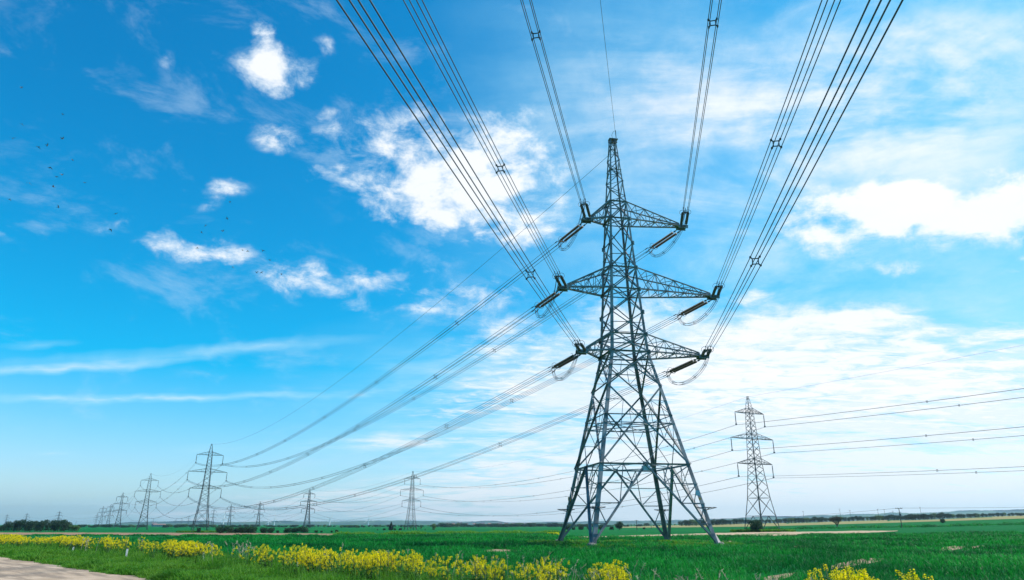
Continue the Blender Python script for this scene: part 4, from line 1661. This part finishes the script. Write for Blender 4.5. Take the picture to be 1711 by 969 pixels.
for (px, y, l) in ((1345, 854.6, 'tall slim mast above the belt before the bare tree'), (1407, 850.6, 'slim lamp mast over the bare tree'), (1424, 853, 'short slim mast just past the bare tree'), (1471, 851, 'first of the close pair of masts'),
                   (1482, 851.4, 'second of the close pair of masts'), (1496, 854, 'short mast beside the transformer pole'), (1543, 847.6, 'tall slim mast past the transformer pole')):
    P, h = stand(px, 1000, y)
    root = empty('lamp_mast', P, 0, l, 'lamp mast', 'lamp masts beyond the tree belt')
    g = MB()
    g.lathe((0, 0, -.5), (0, 0, h), [(0, .22), (1, .12)], 6)
    g.build('mast', M_STEEL_FAR, root)
    g = MB()
    g.box((0, 0, h), (2.2, .5, .28))
    g.build('lamp_head', M_STEEL_FAR, root)

# ------------------------------------------------------------------ birds
BIRDS = [(95, 125), (281, 244), (100, 289), (57, 353), (280, 353), (174, 392), (211, 384), (326, 450), (225, 484), (278, 517), (255, 526), (133, 554), (240, 571), (380, 552), (46, 628), (262, 662),
         (521, 692), (497, 763), (1033, 640), (1021, 713), (925, 743), (1000, 770), (906, 776), (886, 845), (1021, 860), (1091, 856), (1115, 859), (1180, 858), (1213, 900), (1048, 932), (1153, 956), (1176, 956), (1266, 962)]


def bird_mesh(flap):
    g = MB()
    g.lathe((0, -.16, 0), (0, .20, 0), [(0, .01), (.2, .05), (.55, .062), (.8, .04), (.9, .036), (1, .008)], 7)
    g.add([(-.04, -.14, 0), (.04, -.14, 0), (.07, -.27, .005), (-.07, -.27, .005), (0, -.14, .015)], [(0, 1, 2, 3), (4, 3, 2), (0, 3, 4), (1, 4, 2)])
    for s in (-1, 1):
        e1 = np.array([s * .19, .05, .19 * math.sin(flap)])
        e2 = np.array([s * .42, -.08, .19 * math.sin(flap) + .23 * math.sin(flap * .3)])
        rt = np.array([s * .03, .0, .02])
        V = []
        for p, c in ((rt, .075), (e1, .07), (e2, .015)):
            for (dy, dz) in ((c, 0), (0, .012), (-c, 0), (0, -.012)):
                V.append(p + np.array([0, dy, dz]))
        F = [(k * 4 + j, k * 4 + (j + 1) % 4, k * 4 + 4 + (j + 1) % 4, k * 4 + 4 + j) for k in range(2) for j in range(4)]
        g.add(V, F + [(8, 9, 10, 11)])
    return g


birds = [bird_mesh(f).build('bird', M_BIRD) for f in (.9, .3, -.5)]
brn = random.Random(5)
for i, (x, y) in enumerate(BIRDS):
    o = birds[i] if i < 3 else birds[i % 3].copy()
    if i >= 3:
        COL.objects.link(o)
    r = ray(x / 2.691, 100 + y / 2.691)
    o.location = np.array([0, 0, EYE]) + r * brn.uniform(88, 112)
    o.scale = (.72,) * 3
    o.rotation_euler = (brn.uniform(-.4, .4), brn.uniform(-.5, .5), brn.uniform(0, 6.28))
    hi = i < 18
    tag(o, 'small dark bird high in the clear blue, one of the scattered flock' if hi else 'small dark bird flying before the low white clouds', 'bird', 'scattered flock in the blue' if hi else 'flock before the low clouds')

# ------------------------------------------------------------------ marker posts along the verge
for i, (x, y0, y1, lean) in enumerate(((15, 909, 902, -.04), (61, 917.5, 905.5, -.10), (119, 927, 914, .12), (209, 940.5, 917, .0), (341, 949, 923, -.16), (497, 958.5, 938, -.05))):
    p = ground_at(x, y0)
    d = math.hypot(p[0], p[1])
    _, h = stand(x, d, y1)
    root = empty('marker_post', p, .6, ['white marker post farthest along the verge', 'white leaning marker post second farthest along the verge', 'white marker post tilted over, in the long flower patch',
                                        'straight white marker post at the end of the long flower patch', 'tall leaning white post before the bright flower clump', 'weathered white post among the flowers nearest the camera'][i], 'post', 'marker posts along the verge')
    g = MB()
    t = np.array([math.sin(lean) * 1.0, 0, math.cos(lean)])
    g.bar((0, 0, -.2), t * h, .10)
    g.build('shaft', M_POST, root)
    g = MB()
    g.bar(t * h, t * (h + .05), .115)
    g.build('cap', M_WOOD, root)

# ------------------------------------------------------------------ crop, verge grass, flowers
rng = np.random.default_rng(12)


def blades(P, n_per, h, w, lean, rng, hvar=.35):
    """P: n x 3 tuft positions, h, w: arrays; three-segment tapering blades"""
    n = len(P)
    Pb = np.repeat(P, n_per, 0)
    H = np.repeat(h, n_per) * rng.uniform(1 - hvar, 1 + hvar, n * n_per)
    Wd = np.repeat(w, n_per) * rng.uniform(.7, 1.3, n * n_per)
    m = len(Pb)
    a = rng.uniform(0, 2 * np.pi, m)
    d = np.stack([np.cos(a), np.sin(a), np.zeros(m)], 1)
    s = np.stack([-np.sin(a), np.cos(a), np.zeros(m)], 1)
    tw = rng.uniform(-1.2, 1.2, m)[:, None]
    s = s * np.cos(tw) + d * np.sin(tw)
    Pb = Pb + np.stack([np.cos(a * 3.1), np.sin(a * 3.1), np.zeros(m)], 1) * (Wd * rng.uniform(0, 5, m))[:, None]
    L = lean * rng.uniform(.3, 1.6, m)
    up = np.array([0, 0, 1.])
    b0 = Pb - up * .02
    b1 = Pb + up * (H * .55)[:, None] + d * (H * L * .25)[:, None]
    b2 = Pb + up * (H * .92)[:, None] + d * (H * L * .75)[:, None]
    b3 = Pb + up * (H * (1 - .25 * L))[:, None] + d * (H * L * 1.25)[:, None]
    w_ = Wd[:, None]
    V = np.stack([b0 - s * w_ * .4, b0 + s * w_ * .4, b1 - s * w_ * .5, b1 + s * w_ * .5, b2 - s * w_ * .35, b2 + s * w_ * .35, b3], 1).reshape(-1, 3)
    base = (np.arange(m) * 7)[:, None]
    loops = (base + np.array([[0, 1, 3, 2, 2, 3, 5, 4, 4, 5, 6]])).ravel()
    sizes = np.tile([4, 4, 3], m)
    return V, loops, sizes


def scatter(n, d0, d1, az0, az1, power):
    """more tufts close by: density falls with distance"""
    u = rng.random(n)
    d = (d0 ** power + u * (d1 ** power - d0 ** power)) ** (1 / power)
    az = np.radians(rng.uniform(az0, az1, n))
    x, y = d * np.sin(az), d * np.cos(az)
    return x, y, d


def lumps(x, y, sc, seed=0.0):
    return np.sin(x * sc + 1.7 * np.sin(y * sc * .7 + seed)) * np.cos(y * sc * 1.2 + 1.3 * np.sin(x * sc * .6 + seed))


FIELD_EDGE = 25.2
# cereal crop
x, y, d = scatter(105000, 9, 170, -46, 46, .75)
wob = 1.2 * np.sin((x - y) * .21) + .6 * np.sin((x - y) * .63)
pp = project(np.stack([x, y, zt(x, y)], 1))
hp_ = 1240 * .30 / d
ok = (x + y > FIELD_EDGE + wob) & ~in_patch(pp[:, 0], pp[:, 1]) & ~in_patch(pp[:, 0], pp[:, 1] - hp_ * .45) & ~in_patch(pp[:, 0], pp[:, 1] - hp_ * .9)
ok |= (x + y > FIELD_EDGE + wob) & (rng.random(len(x)) < .16 + .55 * (lumps(x, y, 1.3, 2.5) > .30))
strip = (pp[:, 0] > 930) & (pp[:, 1] < np.interp(pp[:, 0], [930, 1000, 1200, 1300, 1475, 1500], [899, 899.5, 896, 898, 891, 880]))
ok &= ~strip
hl = lumps(x, y, .5) + .6 * lumps(x, y, 1.7, 2.0) + .5 * lumps(x, y, .17, 4.0)
ok &= rng.random(len(x)) < .72 + .32 * hl + .25 * lumps(x, y, 3.6, 1.0)
x, y, d, hl = x[ok], y[ok], d[ok], hl[ok]
P = np.stack([x, y, zt(x, y)], 1)
h = np.clip(.30 + .085 * hl, .14, .5) * np.clip(1.0 + (d - 60) / 400, 1, 1.3)
w = np.clip(d * .00052, .010, .06)
V, lo, sz = blades(P, 7, h, w, .55, rng, .55)
tag(fast_mesh('cereal_crop', V, lo, sz, M_CROP), 'dense dark green young cereal crop filling the near field', 'crop', kind='stuff')
# tussocky mound round the feet of the large pylon
a_, b_ = np.array([math.cos(YAW), math.sin(YAW)]), np.array([-math.sin(YAW), math.cos(YAW)])
n = 3400
u, v = rng.uniform(-9.5, 9.5, n), rng.uniform(-9.5, 9.0, n)
keep = ((np.abs(u) > 4.5) | (np.abs(v) > 4.5)) & (rng.random(n) < .55 + .5 * lumps(u, v, 1.1, 1.0))
u, v = u[keep], v[keep]
x, y = TX + u * a_[0] + v * b_[0], TY + u * a_[1] + v * b_[1]
P = np.stack([x, y, zt(x, y)], 1)
near_leg = np.min([np.hypot(u - sa * 6.48, v - sb * 6.48) for sa, sb in CORN], 0)
h = (.33 + .14 * lumps(x, y, .9, 3.0)) * np.where(v < -6.9, .6, 1.0)
V, lo, sz = blades(P, 11, h, np.full(len(P), .06), 1.0, rng)
tag(fast_mesh('tussock_grass', V, lo, sz, M_VERGE), 'lumpy tussock grass round the feet of the large pylon', 'grass', kind='stuff')
# grass islands round the foot of the two next pylons
Q, pxs = [], ((P1[0], 9, 900), (P2[0], 8, 1300))
for (c, r_, k) in pxs:
    an, rr = rng.uniform(0, 6.28, k), r_ * np.sqrt(rng.random(k))
    xx, yy = c[0] + rr * np.cos(an) * 1.3, c[1] + rr * np.sin(an) * 1.2
    Q.append(np.stack([xx, yy, zt(xx, yy) + .05], 1))
P = np.concatenate(Q)
V, lo, sz = blades(P, 6, np.full(len(P), .7), np.full(len(P), .28), 1.0, rng)
tag(fast_mesh('tussock_grass', V, lo, sz, M_VERGE), 'rough grass islands under the two smaller pylons by the bare strips', 'grass', kind='stuff')
# rough grass along the ditches between the fields
for (pts, k, hh, lab) in (([(560, 894.6), (660, 892.5), (760, 890.6), (860, 890.2), (945, 890)], 1500, .55, 'rough grassy ditch bank beyond the crop, running up to the large pylon'),
                          ([(1240, 885.4), (1330, 883.8), (1440, 881.8), (1540, 880.4), (1640, 877.4), (1711, 876.2), (1790, 875)], 1500, .7, 'dark rough ditch line across the field by the telegraph pole'),
                          ([(-60, 894.6), (120, 894.9), (360, 895.6), (640, 896.4)], 1500, .35, 'grassy near edge of the ploughed strip')):
    xx = rng.uniform(pts[0][0], pts[-1][0], k)
    yy = np.interp(xx, [p[0] for p in pts], [p[1] for p in pts]) + rng.normal(0, .45, k)
    P = np.array([ground_at(a, b) for a, b in zip(xx, yy)])
    hv = hh * (1 + .6 * np.sin(xx * .11 + 1) * np.sin(xx * .037)) * rng.uniform(.5, 1.3, k)
    V, lo, sz = blades(P, 6, hv, np.full(k, .22), 1.0, rng)
    tag(fast_mesh('rough_grass', V, lo, sz, [M_VERGE, M_CROP, M_VERGE][0 if 'bank' in lab else 1]), lab, 'grass', kind='stuff')
# verge grass between track and crop
n = 52000
s_ = 75 - 105 * rng.random(n) ** .62          # along the track, denser close by
s_ = -s_ if False else -(s_ - 10)
s_ = rng.uniform(-95, 14, n) if False else np.where(rng.random(n) < .55, rng.uniform(-38, 14, n), rng.uniform(-105, -30, n))
lo_e = np.array([TRACK_EDGE + edge_wobble(q) for q in s_]) - .12
hi_e = FIELD_EDGE / math.sqrt(2) + .6 * np.sin(s_ * .4) + .5
t_ = lo_e + (hi_e - lo_e) * rng.random(n)
x, y = U[0] * s_ + NRM[0] * t_, U[1] * s_ + NRM[1] * t_
d = np.hypot(x, y)
ok = (y > 3) & (d > 7)
x, y, d, t_, s_, lo_e = x[ok], y[ok], d[ok], t_[ok], s_[ok], lo_e[ok]
hl = lumps(x, y, .9, 1.0) + .7 * lumps(x, y, 2.3, 5.0)
h = (.27 + .12 * hl) * np.clip(.42 + (t_ - lo_e) / 1.0, .30, 1.0)
P = np.stack([x, y, zt(x, y)], 1)
V, lo, sz = blades(P, 6, h, np.clip(d * .0006, .012, .05), .6, rng)
tag(fast_mesh('verge_grass', V, lo, sz, M_VERGE), 'long bright green grass on the verge beside the track', 'grass', kind='stuff')

# tall wispy grass growing up through the rapeseed
n = 7000
s_ = np.where(rng.random(n) < .6, rng.uniform(-40, 12, n), rng.uniform(-110, -30, n))
t_ = rng.uniform(19.5, 27.0, n) / math.sqrt(2)
x, y = U[0] * s_ + NRM[0] * t_, U[1] * s_ + NRM[1] * t_
d = np.hypot(x, y)
ok = (y > 3) & (d > 8) & (rng.random(n) < .55 + .5 * lumps(x, y, .7, 3.0))
x, y, d = x[ok], y[ok], d[ok]
P = np.stack([x, y, zt(x, y)], 1)
V, lo, sz = blades(P, 4, .55 + .2 * lumps(x, y, 1.3, 6.0), np.clip(d * .00045, .010, .04), .45, rng, .5)
tag(fast_mesh('tall_grass', V, lo, sz, M_VERGE), 'tall wispy grass growing up between the rapeseed plants', 'grass', kind='stuff')

# dry seed stalks standing out of the verge
g = MB()
srn = random.Random(8)


def stalk(g, p, h, lean):
    a = srn.uniform(0, 6.28)
    dx, dy = math.cos(a) * lean * h, math.sin(a) * lean * h
    pts = [p, p + np.array([dx * .25, dy * .25, h * .5]), p + np.array([dx * .7, dy * .7, h * .85]), p + np.array([dx * 1.2, dy * 1.2, h])]
    d = math.hypot(p[0], p[1])
    w = max(.006, d * .00028)
    g.tube(pts, [w, w, w * .8, w * .5], 4, cap=False)
    for k in range(9):
        t = .72 + .28 * k / 9
        q = np.array(pts[2]) + (np.array(pts[3]) - np.array(pts[2])) * (t - .72) / .28
        e = np.array([srn.uniform(-1, 1), srn.uniform(-1, 1), srn.uniform(.1, 1)])
        g.tube([q, q + e * (.055 + d * .0006)], [w * 1.5, w * .4], 3, cap=False)


spots = []
for (cx, cy, k, spread) in ((392, 945, 16, 26), (412, 944, 9, 12), (345, 950, 6, 20), (540, 962, 8, 60), (675, 975, 6, 60), (800, 990, 12, 60), (900, 1000, 16, 50), (960, 1010, 8, 50), (1040, 1030, 10, 60), (1110, 1050, 12, 60), (1190, 1070, 14, 60), (1225, 1080, 8, 40), (1350, 1110, 10, 70), (1415, 1130, 4, 20), (1470, 1150, 4, 30), (1555, 1180, 8, 40), (1680, 1200, 5, 60), (150, 930, 8, 90), (1290, 1090, 8, 60)):
    for _ in range(k):
        spots.append((cx + srn.gauss(0, spread * .5), cy + srn.uniform(-4, 4)))
for (x0, y0) in spots:
    p = ground_at(x0, y0)
    stalk(g, p, srn.uniform(.75, 1.35), srn.uniform(.05, .35))
tag(g.build('grass_stalks', M_STALK), 'dry pale seed stalks standing out of the verge grass', 'grass', kind='stuff')


def rape_mesh(seed):
    """flowering rapeseed plant: branching green stem, leaves, yellow heads"""
    r = random.Random(seed)
    g = MB()
    g.cur = 0
    tips = []
    hh = 1.0
    g.tube([(0, 0, -.05), (.01, .0, .45), (.02, .01, .82)], [.010, .009, .006], 5)
    tips.append(np.array([.02, .01, hh]))
    g.tube([(.02, .01, .82), tips[0]], [.006, .005], 4)
    for k in range(r.randint(5, 7)):
        a, z0 = k * 2.4 + r.random(), r.uniform(.40, .78)
        q = np.array([math.cos(a) * r.uniform(.10, .22), math.sin(a) * r.uniform(.10, .22), z0 + r.uniform(.16, .28)])
        q[2] = min(q[2], .99)
        g.tube([(.01, 0, z0), (q[0] * .7, q[1] * .7, z0 + (q[2] - z0) * .45), q], [.006, .005, .004], 4)
        tips.append(q)
    for k in range(7):                       # leaves
        a, z0 = k * 2.1, r.uniform(.08, .6)
        d = np.array([math.cos(a), math.sin(a), .35])
        s = np.array([-math.sin(a), math.cos(a), 0])
        p = np.array([0, 0, z0])
        L = r.uniform(.12, .22)
        g.add([p, p + d * L * .5 + s * .035, p + d * L + np.array([0, 0, -.06]), p + d * L * .5 - s * .035], [(0, 1, 2, 3)])
    g.cur = 1
    for q in tips:
        for k in range(13):                  # four-petalled florets round the raceme
            a = k * 2.4
            rr = .012 + .022 * r.random()
            c = q + np.array([math.cos(a) * rr, math.sin(a) * rr, -.075 + .095 * (k / 13) + r.uniform(-.01, .01)])
            e1 = np.array([r.uniform(-1, 1), r.uniform(-1, 1), r.uniform(-.4, .4)])
            e1 /= np.linalg.norm(e1)
            e2 = np.cross(e1, np.array([math.cos(a), math.sin(a), .6]))
            e2 /= np.linalg.norm(e2) + 1e-9
            sz_ = .0145
            g.add([c - e1 * sz_, c - e2 * sz_, c + e1 * sz_, c + e2 * sz_], [(0, 1, 2, 3)])
    return g


RAPE_G = [rape_mesh(s) for s in (1, 2, 3, 4)]
PATCH_F = [(-60, 0, .8, 'far'), (0, 135, 1.0, 'far'), (135, 186, .9, 'far'), (186, 214, .35, 'far'), (234, 372, 1.3, 'mid'), (372, 430, .10, 'mid'), (436, 700, 1.2, 'near'), (715, 760, .4, 'near'), (760, 805, .6, 'edge'), (805, 858, .25, 'edge'),
           (858, 918, .6, 'edge'), (925, 945, .2, 'edge'), (985, 1045, .55, 'edge'), (1352, 1452, .95, 'crop'), (1510, 1550, .4, 'crop'), (1625, 1640, .4, 'crop')]
plants = []
prn = random.Random(21)
tries = 0
while tries < 26000:
    tries += 1
    s = prn.uniform(-14, 100) if tries % 3 else prn.uniform(-14, 30)
    off = prn.uniform(21.6, 26.4) / math.sqrt(2)
    p = np.array([-U[0] * s + NRM[0] * off, -U[1] * s + NRM[1] * off])
    if p[1] < 4:
        continue
    z = float(zt(p[0], p[1]))
    q = project([p[0], p[1], z + 1.0])
    for (a, b, dn, nm) in PATCH_F:
        if a <= q[0] < b:
            lump = .55 + .55 * math.sin(q[0] * .062 + 1.0) + .45 * math.sin(q[0] * .17 + off * .9)
            if prn.random() < dn * .125 * max(.06, lump) * (1.0 if nm not in ('crop', 'edge') else 1.6):
                plants.append((p[0], p[1], z, math.hypot(*p), nm))
            break
plants.sort(key=lambda t: t[3])
near, rest = plants[:300], plants[300:]
RAPE_O = []
names = {'far': 'yellow rapeseed plant in the long patch beside the track', 'mid': 'yellow rapeseed plant in the bright clump between the two posts', 'near': 'yellow rapeseed plant in the broad patch at the field edge',
         'edge': 'yellow rapeseed plant among dry stalks before the large pylon', 'crop': 'tall yellow rapeseed plant standing alone by the bare soil patch'}
for i, (x, y, z, d, nm) in enumerate(near):
    k = i % 4
    if i < 4:
        o = RAPE_G[k].build('rapeseed_plant', [M_RSTEM, M_RFLOWER])
        RAPE_O.append(o)
    else:
        o = RAPE_O[k].copy()
        COL.objects.link(o)
    sc = prn.triangular(.62, 1.26, 1.02) * (1.04 if nm == 'crop' else 0.96 if nm == 'edge' else 1.0)
    o.location = (x, y, z)
    o.rotation_euler = (prn.uniform(-.1, .1), prn.uniform(-.1, .1), prn.uniform(0, 6.28))
    o.scale = (sc * 1.25, sc * 1.25, sc)
    tag(o, names[nm], 'flower', {'far': 'rapeseed of the long patch', 'mid': 'rapeseed of the bright clump', 'near': 'rapeseed of the broad patch', 'edge': 'rapeseed among dry stalks', 'crop': 'rapeseed by the bare soil'}[nm])
if rest:
    Vs, Ls, Ss, Ms, base = [], [], [], [], 0
    arrs = []
    for G in RAPE_G:
        arrs.append((np.array(G.v), np.concatenate([np.array(f) for f in G.f]), np.array([len(f) for f in G.f]), np.array(G.m)))
    for i, (x, y, z, d, nm) in enumerate(rest):
        v, l, s, m = arrs[i % 4]
        a, sc = prn.uniform(0, 6.28), prn.triangular(.66, 1.26, 1.05)
        c_, s2 = math.cos(a), math.sin(a)
        fat = 1.25 + d * .006
        Vs.append(np.stack([(v[:, 0] * c_ - v[:, 1] * s2) * sc * fat + x, (v[:, 0] * s2 + v[:, 1] * c_) * sc * fat + y, v[:, 2] * sc + z], 1))
        Ls.append(l + base)
        Ss.append(s)
        Ms.append(m)
        base += len(v)
    tag(fast_mesh('rapeseed_drift', np.concatenate(Vs), np.concatenate(Ls), np.concatenate(Ss), [M_RSTEM, M_RFLOWER], mat_idx=np.concatenate(Ms)),
        'mass of yellow rapeseed flowers farther along the verge', 'flowers', kind='stuff')
print('rape', len(plants), len(rest))
# small far patch of rapeseed by the pylon leg
k = 260
xx, yy = rng.uniform(915, 934, k), rng.uniform(892.6, 895.4, k)
P = np.array([ground_at(a, b) for a, b in zip(xx, yy)])
P[:, 2] += rng.uniform(.2, .55, k)
V, lo, sz = cards(P, .11, rng)
tag(fast_mesh('rapeseed_patch', V, lo, sz, M_RFLOWER), 'tiny yellow rapeseed patch far behind the large pylon leg', 'flowers', kind='stuff')
